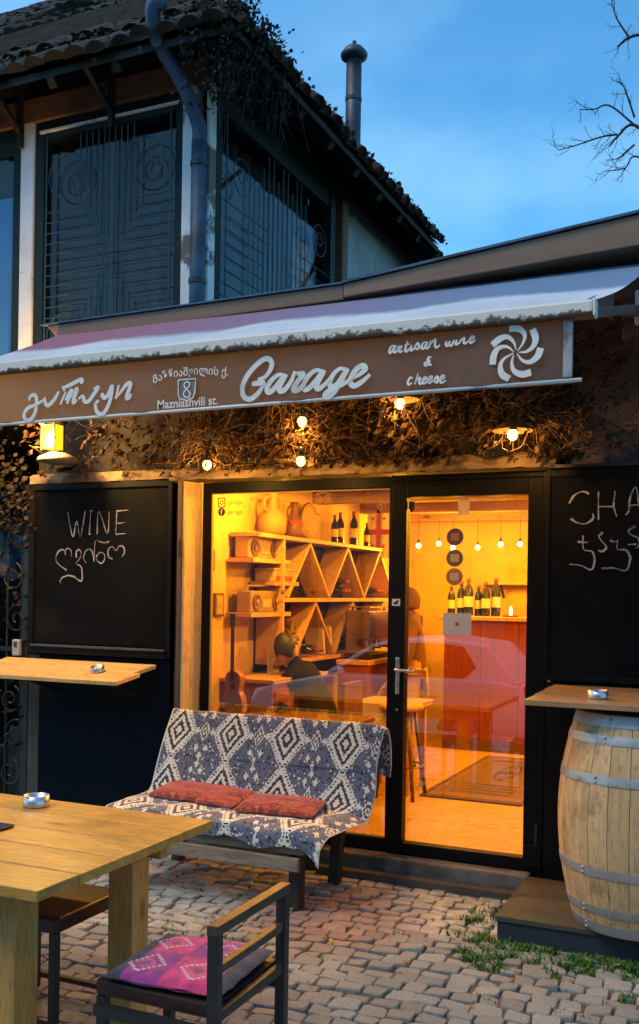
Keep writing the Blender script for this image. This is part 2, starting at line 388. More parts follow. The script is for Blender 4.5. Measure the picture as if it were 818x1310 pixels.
CHALK_WINE=[[(-4.2801,2.1607),(-4.2335,1.9933),(-4.2022,2.1013),(-4.1715,1.9943),(-4.1322,2.1656)],[(-4.0898,2.1671),(-4.0961,2.009)],[(-4.1011,2.1673),(-4.071,2.1668)],[(-4.1074,2.0099),(-4.0829,2.0096)],[(-4.0332,2.0084),(-4.0222,2.1635),(-3.9487,2.0137),(-3.9378,2.1657)],[(-3.8762,2.166),(-3.8823,2.0077)],[(-3.8807,2.1631),(-3.7833,2.1665)],[(-3.8764,2.0812),(-3.8108,2.0863)],[(-3.8841,2.0093),(-3.8003,2.0122)]]
CHALK_GVINO=[[(-4.2936,1.8693),(-4.299,1.8966),(-4.3234,1.9099),(-4.357,1.8889),(-4.3729,1.8537),(-4.3585,1.8147),(-4.282,1.7683)],[(-4.2986,1.8771),(-4.2896,1.9082),(-4.2656,1.9159),(-4.2431,1.8925),(-4.2452,1.8538)],[(-4.2021,1.8538),(-4.2028,1.8925),(-4.1793,1.9079),(-4.1627,1.8847),(-4.1733,1.8461),(-4.206,1.8128),(-4.1677,1.7998),(-4.1527,1.7613),(-4.1571,1.6957),(-4.2331,1.7298),(-4.3004,1.7254),(-4.3357,1.6955),(-4.3266,1.6784)],[(-4.1206,1.8169),(-4.1422,1.8538),(-4.1222,1.9),(-4.0894,1.9091),(-4.0654,1.8845),(-4.0549,1.827),(-4.052,1.9151),(-4.0389,1.9671),(-3.9827,1.953),(-3.9347,1.9603)],[(-4.0369,1.8615),(-4.0094,1.8882),(-3.9738,1.8767),(-3.9712,1.8386),(-3.994,1.8172),(-4.0269,1.8309),(-4.0387,1.8615)],[(-3.9067,1.8448),(-3.9374,1.8615),(-3.9402,1.9071),(-3.9083,1.926),(-3.8783,1.8993),(-3.8533,1.9311),(-3.8185,1.9218),(-3.8097,1.8916),(-3.8292,1.8599)]]
CHALK_CHA=[[(-0.9367,2.147),(-0.906,2.1919),(-0.8617,2.2089),(-0.8331,2.1945)],[(-0.8112,2.0898),(-0.8108,2.0627),(-0.8501,2.0361),(-0.8947,2.0431),(-0.9264,2.0645)],[(-0.7839,2.204),(-0.7816,2.0559)],[(-0.781,2.1254),(-0.7068,2.1238)],[(-0.6994,2.2071),(-0.7043,2.1283),(-0.6887,2.0697)],[(-0.6457,2.0779),(-0.6289,2.0999),(-0.6214,2.1711),(-0.5949,2.2238),(-0.5784,2.1433),(-0.5561,2.0719)],[(-0.6293,2.1284),(-0.5698,2.1325)],[(-0.8607,1.9726),(-0.8569,1.8999),(-0.8124,1.8862),(-0.7985,1.841),(-0.8153,1.7912),(-0.8733,1.8136),(-0.927,1.818)],[(-0.8887,1.9392),(-0.8309,1.9361)],[(-0.757,1.9897),(-0.7785,1.9674),(-0.7606,1.9402),(-0.7383,1.9085),(-0.7598,1.8879),(-0.7818,1.8952)],[(-0.6825,1.9486),(-0.6817,1.8994),(-0.6386,1.8948),(-0.6165,1.8501),(-0.637,1.7876),(-0.6975,1.8008),(-0.7627,1.7977)],[(-0.7214,1.9444),(-0.6805,1.9352)],[(-0.5918,2.0191),(-0.6273,1.9973),(-0.6142,1.9749),(-0.5781,1.9568),(-0.5708,1.9256),(-0.5875,1.9035)],[(-0.6305,1.9233),(-0.5878,1.9257)]]
BRANCHES=[[(-0.66,7.0,5.956),(-1.114,7.0,6.959),(-1.463,7.0,7.399),(-1.664,7.0,7.291),(-1.755,7.0,7.192)],[(-1.463,7.0,7.399),(-1.763,7.0,7.694),(-1.95,7.0,7.681),(-2.121,7.0,7.713)],[(-1.664,7.0,7.32),(-1.851,7.0,7.324),(-2.134,7.0,7.277),(-2.374,7.0,7.249)],[(-1.465,7.0,7.495),(-1.58,7.0,7.851),(-1.628,7.0,7.956)],[(-1.112,7.0,6.818),(-1.457,7.0,7.017),(-1.565,7.0,6.892),(-1.797,7.0,6.891)],[(-0.868,7.0,8.225),(-1.316,7.0,8.463),(-1.544,7.0,8.484),(-1.681,7.0,8.398)],[(-1.544,7.0,8.484),(-1.686,7.0,8.736),(-1.735,7.0,8.872)],[(-1.46,7.0,7.16),(-1.614,7.0,7.043),(-1.659,7.0,7.003)]]
# ================================================================== ground and pavement
def vproj(p):
    d = Vector(p) - Vector((0, -5.4, 1.65)); z = d.dot(fwd)
    return (409 + 1250*d.dot(rgt)/z, 757 - 1250*d.dot(upv)/z, z) if z > .05 else (-9e9, 0, z)
SOIL = pm("damp_soil", (.11,.085,.06), (.05,.042,.032), 12, .95, .006, dirt=(.03,.045,.015), dirt_amt=(.55,.7))
ASPH = pm("asphalt", (.05,.05,.052), (.036,.036,.038), 30, .85, .004)
g = MB()
g.quad((-400,-6.0,-.05),(400,-6.0,-.05),(400,400,-.05),(-400,400,-.05))
g.quad((-400,-6.15,-.42),(400,-6.15,-.42),(400,-6.0,-.05),(-400,-6.0,-.05))
g.quad((-400,-400,-.42),(400,-400,-.42),(400,-6.15,-.42),(-400,-6.15,-.42))
struct("ground", g, SOIL)
struct("road", MB().box(-60,60,-14,-6.25,-.41,-.38), ASPH)
pav = struct("pavement", MB().box(-7,4,-5.98,-.02,-.045,-.013), SOIL)

def cobble_mat():
    mt, nt, bs = newmat("cobblestone")
    v = coords(nt, (1,1,1)); oi = nt.nodes.new('ShaderNodeObjectInfo')
    a = nz(nt, v, 14, 6, .65)
    geo = nt.nodes.new('ShaderNodeNewGeometry')
    big = nz(nt, geo.outputs['Position'], 1.3, 5, .6)
    wn = nt.nodes.new('ShaderNodeTexVoronoi'); wn.inputs['Scale'].default_value = 6.5
    nt.links.new(geo.outputs['Position'], wn.inputs['Vector'])
    rnd = nt.nodes.new('ShaderNodeSeparateColor'); nt.links.new(wn.outputs['Color'], rnd.inputs[0])
    c = mixc(nt, ramp(nt, oi.outputs['Random'], 0, 1), (.27,.265,.235), (.45,.435,.39))
    c = mixc(nt, ramp(nt, a, .3, .72), c, (.17,.162,.14))
    c = mixc(nt, ramp(nt, big, .56, .72), c, (.24,.21,.165))
    # red glow from indoors painted onto the stones in front of the bench
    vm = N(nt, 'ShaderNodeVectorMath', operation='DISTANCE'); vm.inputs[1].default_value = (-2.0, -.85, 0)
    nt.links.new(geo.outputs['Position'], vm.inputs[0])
    glow_mask = ramp(nt, vm.outputs['Value'], .28, .62, (1,1,1), (0,0,0))
    mm = N(nt, 'ShaderNodeMath', operation='MULTIPLY'); nt.links.new(glow_mask, mm.inputs[0]); mm.inputs[1].default_value = .75
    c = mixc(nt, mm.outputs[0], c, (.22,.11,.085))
    nt.links.new(c, bs.inputs['Base Color'])
    bs.inputs['Roughness'].default_value = .72
    f = nz(nt, v, 60, 6, .7); bump(nt, f, bs, .004); return mt
COBM = cobble_mat()
def stone_mesh(rr, name):
    mb = MB(); ring = []
    cr = [rr.uniform(.06,.2) for _ in range(4)]
    base = [(-.5,-.5),(.5,-.5),(.5,.5),(-.5,.5)]
    base = [(x+rr.uniform(-.06,.06), y+rr.uniform(-.06,.06)) for x, y in base]
    for i in range(4):
        p, q, o = Vector(base[i]), Vector(base[(i+1) % 4]), Vector(base[i-1])
        ring.append(p + (o-p)*cr[i]); ring.append(p + (q-p)*cr[i])
    tilt = (rr.uniform(-.012,.012), rr.uniform(-.012,.012)); n = 8
    for s, z in ((.91, 0), (.985, -.006), (1.0, -.05)):
        for p in ring:
            zz = z + (tilt[0]*p.x + tilt[1]*p.y if z > -.04 else 0) + (rr.uniform(-.002,.002) if z > -.04 else 0)
            mb.v.append((p.x*s, p.y*s, zz))
    mb.v.append((0, 0, .0025)); c = len(mb.v)-1
    for k in range(n):
        k2 = (k+1) % n
        mb.f.append((c, k, k2)); mb.f.append((k, n+k, n+k2, k2)); mb.f.append((n+k, 2*n+k, 2*n+k2, n+k2))
    me = mb.mesh(name, None, False); me.materials.append(COBM); return mb, me
rs = random.Random(3)
variants = [stone_mesh(rs, "cobble") for _ in range(16)]
cells = []
ang = radians(3.5); ca, sa = cos(ang), sin(ang)
row = 0; v0 = -6.6
while v0 < .5:
    h = rs.uniform(.078, .100); u = -8 + rs.uniform(0, .1)
    while u < 5:
        w = rs.uniform(.085, .135)
        uu, vv = u+w/2, v0+h/2 + .008*sin(u*2.1)
        x, y = uu*ca - vv*sa, uu*sa + vv*ca
        if -6.9 < x < 3.9 and -5.92 < y < -.1 and not (x > -1.12 and y > -.72):
            cells.append((x, y, rs.uniform(-.008,.005), w*rs.uniform(.90,.98), h*rs.uniform(.88,.97), rs.randrange(16), ang+rs.uniform(-.05,.05), rs.random() < .5))
        u += w
    v0 += h
def inview(c):
    q = vproj((c[0], c[1], 0)); return -12 < q[0] < 830 and q[1] < 1318 and q[2] > 0
vis = sorted([c for c in cells if inview(c) and not (c[0] < -1.95 and -3.1 < c[1] < -2.1 and c[0] < -2.9)], key=lambda c: vproj((c[0], c[1], 0))[2])
near = vis[:300]; nearset = set(id(c) for c in near)
for c in near:
    o = inst("cobble", variants[c[5]][1], pav, (c[0], c[1], c[2]), (0, 0, c[6] + (pi if c[7] else 0)), (c[3], c[4], 1))
rest = MB()
for c in cells:
    if id(c) in nearset: continue
    src = variants[c[5]][0]; b = len(rest.v); a = c[6]
    for p in src.v:
        x, y = p[0]*c[3], p[1]*c[4]
        rest.v.append((c[0]+x*cos(a)-y*sin(a), c[1]+x*sin(a)+y*cos(a), p[2]+c[2]))
    rest.f += [tuple(b+i for i in f) for f in src.f]
part("cobbles", rest, COBM, pav, kind='stuff')

# grass tufts between the stones and round the platform
GRASS = foliage("grass_blades", (.045,.12,.015), (.08,.16,.03))
gm = MB(); rg = random.Random(5)
def tuft(x, y, n, hh, sp):
    for _ in range(n):
        a = rg.uniform(0, 2*pi); rr_ = sp*rg.random()**.6; bx, by = x+rr_*cos(a), y+rr_*sin(a)
        h = hh*rg.uniform(.5,1.2); b = rg.uniform(0, 2*pi); l = h*rg.uniform(.2,.8); w = rg.uniform(.002,.005)
        dx, dy = cos(b), sin(b); px, py = -dy*w, dx*w
        m1 = (bx+dx*l*.4, by+dy*l*.4, -.02+h*.7)
        gm.quad((bx-px,by-py,-.02),(bx+px,by+py,-.02),(m1[0]+px*.8,m1[1]+py*.8,m1[2]),(m1[0]-px*.8,m1[1]-py*.8,m1[2]))
        gm.tri((m1[0]-px*.8,m1[1]-py*.8,m1[2]),(m1[0]+px*.8,m1[1]+py*.8,m1[2]),(bx+dx*l,by+dy*l,-.02+h))
for _ in range(170):
    x = rg.uniform(-1.25, -.2); y = -.815 - abs(rg.gauss(0, .085))*(1+1.2*(noise.noise(Vector((x*4,0,3)))>0))
    tuft(x, y, 30, .038, .035)
for _ in range(26): tuft(rg.uniform(-1.32,-1.05), rg.uniform(-.95,-.35), 22, .05, .05)
for _ in range(90): tuft(rg.uniform(-2.7,-.1), rg.uniform(-2.0,-.5), 9, .028, .03)
for _ in range(14): tuft(rg.uniform(-2.6,-2.2), rg.uniform(-1.6,-1.15), 16, .03, .06)
for _ in range(10): tuft(rg.uniform(-1.15,-.95), rg.uniform(-.25,-.12), 20, .04, .05)
tag(solo("grass", gm, GRASS), "short green grass and weeds growing between the cobblestones by the platform", "grass", kind='stuff')
# fallen leaves and litter specks on the paving
LEAFY = foliage("fallen_leaf_skin", (.42,.25,.05), (.25,.10,.03))
lm = MB()
for i in range(46):
    x, y = rg.uniform(-2.5,-.5), rg.uniform(-1.7,-.3); a = rg.uniform(0, 6.28); s = rg.uniform(.008,.02); z = .008+rg.random()*.006
    p = [(x+s*cos(a+k)*q, y+s*sin(a+k)*q, z+rg.uniform(0,.006)) for k, q in ((0,1.4),(1.4,.6),(3.14,1.2),(4.6,.6))]
    lm.quad(*p)
tag(solo("fallen_leaves", lm, LEAFY), "tiny dry yellow leaves scattered over the cobbles by the door", "leaves", kind='stuff')

# ================================================================== the old house on the left
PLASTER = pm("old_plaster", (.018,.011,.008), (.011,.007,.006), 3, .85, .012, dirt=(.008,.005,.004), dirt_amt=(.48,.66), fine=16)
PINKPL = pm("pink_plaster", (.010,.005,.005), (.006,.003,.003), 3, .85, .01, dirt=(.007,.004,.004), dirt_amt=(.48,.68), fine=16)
BLUEPL = pm("whitewashed_plaster", (.36,.40,.44), (.24,.28,.32), 3, .85, .008, dirt=(.07,.08,.09), dirt_amt=(.54,.62), fine=14)  # dark blotches are branch shadows painted into the wall colour
PEEL = pm("peeling_white_paint", (.80,.78,.78), (.64,.62,.62), 5, .7, .006, dirt=(.14,.11,.10), dirt_amt=(.57,.62), fine=25)
GREEN = pm("dark_green_paint", (.006,.016,.018), (.010,.023,.024), 6, .6, .002, dirt=(.015,.018,.016), spec=.2)
FRIEZE = wood("frieze_board", (.22,.11,.055), (.12,.062,.034), 'x', .7, dirt=(.05,.035,.03))
DARKW = wood("dark_eave_timber", (.014,.011,.010), (.009,.008,.007), 'x', .8)
TILE = pm("clay_roof_tile", (.042,.021,.016), (.022,.013,.011), 7, .95, .006, dirt=(.011,.014,.007), dirt_amt=(.42,.6), vary=.25)
MOSS = foliage("moss", (.018,.028,.008), (.05,.055,.02))
IVY = foliage("dark_dry_ivy", (.010,.012,.009), (.02,.018,.013))
PIPEM = pm("blue_grey_zinc", (.055,.11,.19), (.035,.075,.14), 6, .6, .002, metal=.1, dirt=(.02,.03,.045), dirt_amt=(.52,.66))
DARKBK = pm("dark_teal_backing", (.0025,.007,.009), (.001,.0025,.003), 2.2, .8, .01, stretch=(6,6,.4))  # dark backing behind the panes, in place of the dark rooms
PANE = glassmat("upstairs_pane", .02)
BLUEP = pm("sky_reflection_blue", (.03,.17,.40), (.025,.14,.34), 3, .6, 0)  # sky mirrored in the left window, painted as plain blue
GRILL = pm("teal_iron_grille", (.03,.065,.075), (.018,.04,.045), 10, .5, .001)

house = thing("corner_house", "dark old corner house with mossy tiled roof and grilled upstairs windows", "house", (-3.34, 0, 0))
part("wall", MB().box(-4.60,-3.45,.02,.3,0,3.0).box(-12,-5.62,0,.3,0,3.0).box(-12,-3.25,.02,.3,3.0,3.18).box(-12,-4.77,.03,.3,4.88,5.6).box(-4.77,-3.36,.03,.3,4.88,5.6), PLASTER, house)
part("passage_wall", MB().box(-12,-3.45,2.6,2.8,0,3.0).box(-12,-3.45,.3,2.6,2.92,2.99), PLASTER, house)
part("side_wall", MB().box(-3.4,-3.25,2.28,6.2,2.6,5.2), BLUEPL, house, label="pale blue whitewashed side wall with branch shadows painted on")
part("inner_wall", MB().box(-3.40,-3.30,.31,2.28,2.6,3.3), PLASTER, house)
part("corner_post", MB().box(-3.44,-3.345,-.025,.08,3.0,4.9), PEEL, house, bev=.01)
part("post", MB().box(-4.77,-4.655,-.025,.08,3.0,4.9), PEEL, house, bev=.01)
part("corner_trim", MB().box(-3.262,-3.232,-.02,.06,3.0,4.9), PEEL, house, bev=.005)
part("side_post", MB().box(-3.31,-3.20,2.08,2.2,2.7,4.95), FRIEZE, house, bev=.01)
part("side_post", MB().box(-3.30,-3.21,1.86,1.95,2.7,4.95), GREEN, house, bev=.006)
part("frieze", MB().box(-12,-3.24,-.04,.028,4.885,5.05), FRIEZE, house, bev=.004)
part("side_frieze", MB().box(-3.27,-3.215,-.035,6.1,5.0,5.12), DARKW, house)
# front window
fr = MB().box(-4.65,-4.57,-.01,.08,3.1,4.88).box(-3.50,-3.445,-.01,.08,3.1,4.88).box(-4.57,-3.50,-.01,.08,4.76,4.88).box(-4.57,-3.50,-.01,.08,3.1,3.2)
win = part("window", fr, GREEN, house, bev=.004)
part("pane", MB().box(-4.57,-3.50,.03,.036,3.2,4.76), PANE, win)
part("dark_backing", MB().grid(lambda u, v: (-4.57+1.07*u, .16+.03*sin(u*38)+.01*sin(u*91), 3.2+1.56*v), 60, 2), DARKBK, win, smooth=True)
part("head_rail", MB().box(-4.60,-3.46,-.03,-.012,4.80,4.815), PEEL, win)
win2 = part("window", MB().box(-4.845,-4.77,-.01,.08,3.1,4.88).box(-12,-4.845,-.01,.08,4.7,4.88).box(-12,-4.845,-.01,.08,3.1,3.2), GREEN, house, bev=.004)
part("sky_reflection", MB().box(-6,-4.845,.03,.05,3.2,4.42), BLUEP, win2)
part("pane", MB().box(-6,-4.845,.0,.006,3.2,4.7), PANE, win2)
part("dark_backing", MB().box(-6,-4.845,.06,.07,4.42,4.7), DARKBK, win2)
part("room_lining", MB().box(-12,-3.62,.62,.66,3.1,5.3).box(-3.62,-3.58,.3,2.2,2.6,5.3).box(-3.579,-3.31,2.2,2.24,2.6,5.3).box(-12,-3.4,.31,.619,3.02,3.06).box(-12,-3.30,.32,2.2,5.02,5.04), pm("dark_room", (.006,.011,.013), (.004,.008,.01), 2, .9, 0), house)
# grille of the front window
def bar(a, b, r=.005, par=house):
    r *= .72
    part("grille_bar", MB().tube([a, b], r, 6), GRILL, par)
def ring(c, r, ax, par=house, turns=1.0, name="grille_scroll", r2=None):
    pts = []; n = int(22*turns)
    for i in range(n+1):
        a = 2*pi*i/22; q = r + ((r2 if r2 is not None else r)-r)*i/n
        pts.append((c[0]+q*cos(a), c[1], c[2]+q*sin(a)) if ax == 'y' else (c[0], c[1]+q*cos(a), c[2]+q*sin(a)))
    part(name, MB().tube(pts, .0042, 6), GRILL, par)
grille = thing("window_grille", "teal iron grille with stepped bars and scrolls on the front upstairs window", "grille", (-4.03, -.03, 3.2))
gy = -.03; x0, x1, xc = -4.53, -3.52, -4.03
step = {0: .14, 1: .10, 2: .06}
for k in range(16):
    z = 3.36 + k*.073; e = abs(k-7)
    inner = .0 if e <= 1 else .05*min(4, e-1)
    if e <= 1: bar((x0,gy,z),(x1,gy,z), par=grille)
    elif z < 4.42 or True:
        if e >= 6: continue
        bar((x0,gy,z),(xc-inner,gy,z), par=grille); bar((xc+inner,gy,z),(x1,gy,z), par=grille)
for d, zz in ((0.0,0),(.05,.15),(.10,.225),(.15,.30),(.2,.37)):
    for sgn in (-1, 1):
        xx = xc + sgn*(d+.018)
        bar((xx,gy+.006,3.2 if d == 0 else 3.2),(xx,gy+.006,4.76 if d == 0 else 3.86-zz+.03), .006, grille)
        if d: bar((xx,gy+.006,3.89+zz),(xx,gy+.006,4.74), .006, grille)
for sx in (-.33, .31):
    for zc_ in (3.38, 4.47):
        ring((xc+sx, gy, zc_), .15, 'y', grille); ring((xc+sx, gy+.004, zc_-.02), .10, 'y', grille, 1.6, r2=.03)
for xx in (x0, x1): bar((xx,gy,3.2),(xx,gy,4.76), .008, grille)
# side window, facing right
sw = part("side_window", MB().box(-3.29,-3.23,.06,.13,2.7,5.0).box(-3.29,-3.23,.13,1.86,4.78,5.0), GREEN, house, bev=.004)
part("pane", MB().box(-3.282,-3.276,.13,1.86,2.7,4.78), PANE, sw)
part("dark_backing", MB().grid(lambda u, v: (-3.40+.025*sin(u*55), .13+1.73*u, 2.7+2.08*v), 80, 2), DARKBK, sw, smooth=True)
part("orange_panel", MB().box(-3.35,-3.34,1.42,1.74,3.9,4.42), pm("dull_orange", (.30,.10,.02), (.2,.06,.015), 8, .8), sw, label="dull orange panel behind the side window")  # plain orange panel behind the glass
g2 = thing("window_grille", "teal iron grille with close vertical bars on the side upstairs window", "grille", (-3.2, 1.0, 3.2))
gx = -3.205
for k in range(12):
    z = 3.2 + k*.09; bar((gx,.16,z),(gx,.62+.02*abs(k-5),z), .005, g2); bar((gx,1.38-.02*abs(k-5),z),(gx,1.84,z), .005, g2)
for k in range(10): bar((gx+.006,.66+k*.076,3.0),(gx+.006,.66+k*.076,4.72 if k % 3 else 4.6), .006, g2)
for yy in (.36, 1.62):
    for zc_ in (3.25, 4.42): ring((gx, yy, zc_), .12, 'x', g2); ring((gx+.003, yy, zc_), .07, 'x', g2, 1.4, r2=.02)
for yy in (.15, 1.85): bar((gx,yy,2.9),(gx,yy,4.76), .008, g2)
# roof: hipped, slope .8
EX, EY, EZ, SL = -2.85, -.42, 4.97, .8
def corr(t): return .028*abs(sin(t*pi/.2))
rf = MB()
NU, NT = 120, 10
def front(u, v):
    t = 9*v*v; xx = -12 + (9.15)*u; tt = min(t, max(0, EX-xx)); 
    return (xx, EY+tt, EZ+SL*tt+corr(xx)*.6+.02)
def right(u, v):
    t = 9*v*v; yy = EY + 4.1*u; tt = min(t, max(0, yy-EY)); return (EX-tt, yy, EZ+SL*tt+corr(yy)*.6+.02)
rf.grid(front, NU, NT); rf.grid(right, 60, NT)
roof = part("roof", rf, TILE, house, smooth=True)
back = MB().grid(lambda u, v: (EX-.05-5*v, 2.5+4.0*u, EZ-.06+SL*5*v+corr(u*4)*.5), 50, 3)
part("rear_roof", back, TILE, house, smooth=True)
# soffit boards following the slope
part("soffit", MB().hexa([(-12,EY,EZ-.05),(EX,EY,EZ-.05),(EX-.6,EY+.6,EZ-.05+.48),(-12,EY+.6,EZ-.05+.48),(-12,EY,EZ-.0),(EX,EY,EZ-.0),(EX-.6,EY+.6,EZ+.48),(-12,EY+.6,EZ+.48)]), DARKW, house)
part("soffit", MB().hexa([(EX,EY,EZ-.05),(EX,3.6,EZ-.05),(EX-.6,3.6,EZ+.43),(EX-.6,EY+.6,EZ+.43),(EX,EY,EZ),(EX,3.6,EZ),(EX-.6,3.6,EZ+.48),(EX-.6,EY+.6,EZ+.48)]), DARKW, house)
part("soffit", MB().hexa([(EX-.07,3.61,EZ-.16),(EX-.07,6.3,EZ-.16),(EX-.6,6.3,EZ+.2),(EX-.6,3.61,EZ+.2),(EX-.07,3.61,EZ-.08),(EX-.07,6.3,EZ-.08),(EX-.6,6.3,EZ+.28),(EX-.6,3.61,EZ+.28)]), DARKW, house)
for i in range(9):
    xx = -3.2 - i*.5; part("rafter", MB().beam((xx,EY+.03,EZ-.07),(xx,.1,EZ+.34),.06,.07), DARKW, house)
for xx in (-3.98, -4.75): part("bracket", MB().beam((xx,-.05,4.82),(xx,-.33,5.0),.035,.035).beam((xx,-.05,4.72),(xx,-.05,5.1),.035,.035), DARKW, house)
for i in range(11):
    yy = .1 + i*.5; part("rafter", MB().beam((EX-.03,yy,EZ-.07),(EX-.5,yy,EZ+.3),.06,.07), DARKW, house)
# eave tiles
def tilemesh():
    mb = MB(); n = 6
    for t, r in ((0,.082),(.32,.068)):
        for k in range(n+1):
            a = pi*k/n; mb.v.append((r*cos(a), t, r*.75*sin(a)))
    for k in range(n): mb.f.append((k, k+1, n+2+k, n+1+k))
    mb.f.append(tuple(range(n+1)))
    me = mb.mesh("roof_tile", None, True); me.materials.append(TILE); return me
tm = tilemesh(); rt = random.Random(11); tl = math.atan(SL)
hx, hy = house.location.x, house.location.y
for i in range(17):
    xx = -2.95 - i*.165
    inst("roof_tile", tm, roof, (xx-hx, EY-.05-hy+rt.uniform(-.03,.02), EZ+.0+rt.uniform(-.01,.015)), (tl, rt.uniform(-.1,.1), rt.uniform(-.06,.06)))
for j in range(1, 11):
    for i in range(17):
        xx = -3.05 - i*.165 - (j % 2)*.02
        if xx < EX - .27*j - .1: inst("roof_tile", tm, roof, (xx-hx, EY-.05+.27*j-hy+rt.uniform(-.03,.02), EZ+.025+SL*.27*j+rt.uniform(-.01,.015)), (tl, rt.uniform(-.1,.1), rt.uniform(-.06,.06)))
for i in range(24):
    yy = EY+.08 + i*.165
    inst("roof_tile", tm, roof, (EX+.05-hx+rt.uniform(-.03,.02), yy-hy, EZ+.0+rt.uniform(-.01,.02)), (tl, rt.uniform(-.1,.1), pi/2+rt.uniform(-.06,.06)))
for i in range(16):
    yy = 3.65 + i*.165
    inst("roof_tile", tm, roof, (EX-.02-hx+rt.uniform(-.02,.02), yy-hy, EZ-.07+rt.uniform(-.01,.01)), (tl, rt.uniform(-.1,.1), pi/2+rt.uniform(-.05,.05)))
ut = MB(); tsrc = [v.co.copy() for v in tm.vertices]; tfac = [tuple(p.vertices) for p in tm.polygons]
for j in range(11, 27):
    for i in range(44):
        xx = -4.0 - i*.165 - (j % 2)*.02
        if xx < EX - .27*j - .1:
            M_ = Matrix.Translation((xx, EY-.05+.27*j+rt.uniform(-.03,.02), EZ+.025+SL*.27*j+rt.uniform(-.01,.02))) @ Matrix.Rotation(rt.uniform(-.06,.06), 4, 'Z') @ Matrix.Rotation(tl, 4, 'X')
            b_ = len(ut.v); ut.v += [tuple(M_ @ q) for q in tsrc]; ut.f += [tuple(b_+q for q in f) for f in tfac]
part("upper_tiles", ut, TILE, roof, kind='stuff')
# moss on the tiles, dry ivy hanging from the corner
def leafcloud(mb, pts, rr, s0, s1):
    for (x, y, z, sp) in pts:
        c = Vector((x+rr.gauss(0,sp), y+rr.gauss(0,sp), z+rr.gauss(0,sp*.7)))
        a = Vector((rr.gauss(0,1),rr.gauss(0,1),rr.gauss(0,1))).normalized(); b = a.orthogonal().normalized(); s = rr.uniform(s0,s1)
        d = a.cross(b); q = rr.uniform(.5,.9)
        mb.quad(c-b*s, c-d*s*q, c+b*s, c+d*s*q)
rm = random.Random(21); ms = MB(); pts = []
for _ in range(7000):
    xx = rm.uniform(-6.5,-3.0); t = min(rm.expovariate(1/1.3), 6.5)
    if noise.noise(Vector((xx*1.3, t*1.3, 0))) > -.1 and xx < EX-t: pts.append((xx-rm.random()*t*.4, EY+t, EZ+SL*t+.085, .03))
for _ in range(2600):
    t = rm.uniform(.0,7); pts.append((EX-t+rm.uniform(-.2,.1), EY+t, EZ+SL*t+.08+rm.random()*.1, .06))
for _ in range(5200):
    yy = rm.uniform(EY, 3.6); t = rm.random()*.5
    if noise.noise(Vector((yy*1.7, 5, 0))) > -.25: pts.append((EX-t+.05, yy, EZ+SL*t+.045, .026))
leafcloud(ms, pts, rm, .010, .028)
part("moss", ms, MOSS, roof, kind='stuff')
iv = MB(); pts = []
for _ in range(2600):
    a = rm.random()**1.5; yy = EY + rm.uniform(-.05,.75)*(.5+.5*rm.random()); xx = EX+rm.uniform(-.25,.1)
    pts.append((xx, yy, EZ+.12-a*.55*rm.random(), .035))
for _ in range(900): pts.append((rm.uniform(-3.2,-2.85), EY+rm.uniform(-.04,.1), EZ+.08-rm.random()**2*.5, .03))
leafcloud(iv, pts, rm, .007, .02)
for _ in range(40):
    x, y = rm.uniform(-3.15,-2.8), EY+rm.uniform(0,.9); z = EZ+.05; pl = [(x,y,z)]
    for _k in range(5):
        x += rm.uniform(-.04,.04); y += rm.uniform(-.03,.03); z -= rm.uniform(.04,.13); pl.append((x,y,z))
    iv.tube(pl, .004, 4)
tag(solo("hanging_ivy", iv, IVY), "dark dry ivy hanging from the roof corner above the downpipe", "ivy", kind='stuff')
pipe = thing("downpipe", "blue-grey zinc downpipe with swan neck on the house corner", "downpipe", (-3.30, -.05, 2.9))
pp = catmull([(-3.295,-.05,4.5),(-3.30,-.06,4.62),(-3.335,-.2,4.82),(-3.38,-.4,4.98),(-3.375,-.47,5.09),(-3.34,-.50,5.15),(-3.28,-.48,5.15)], 6)
part("pipe", MB().tube([(-3.295,-.05,2.9),(-3.295,-.05,4.5)], .05, 16), PIPEM, pipe, smooth=True)
part("swan_neck", MB().tube(pp, .047, 14), PIPEM, pipe, smooth=True)
for z in (3.6, 4.35): part("pipe_clip", MB().lathe([(.056,z),(.056,z+.03)], (-3.295,-.05,0), 16), IRON, pipe)
ch = thing("stove_flue", "tall dark metal stove flue with round cap above the roof", "flue", (-3.3, 2.5, 5.2))
FLUE = pm("sooty_flue_metal", (.06,.075,.10), (.03,.035,.05), 6, .5, .002, metal=.4, dirt=(.16,.18,.2), dirt_amt=(.62,.68))
part("pipe", MB().lathe([(.068,5.1),(.068,6.33)], (-3.3,2.5,0), 18), FLUE, ch, smooth=True)
part("seam", MB().lathe([(.073,5.95),(.073,5.98)], (-3.3,2.5,0), 18), FLUE, ch)
part("cap", MB().lathe([(.07,6.30),(.115,6.33),(.12,6.36),(.08,6.41),(.02,6.45)], (-3.3,2.5,0), 18), FLUE, ch, smooth=True)
part("finial", MB().lathe([(.02,6.44),(.018,6.475)], (-3.3,2.5,0), 8), FLUE, ch)

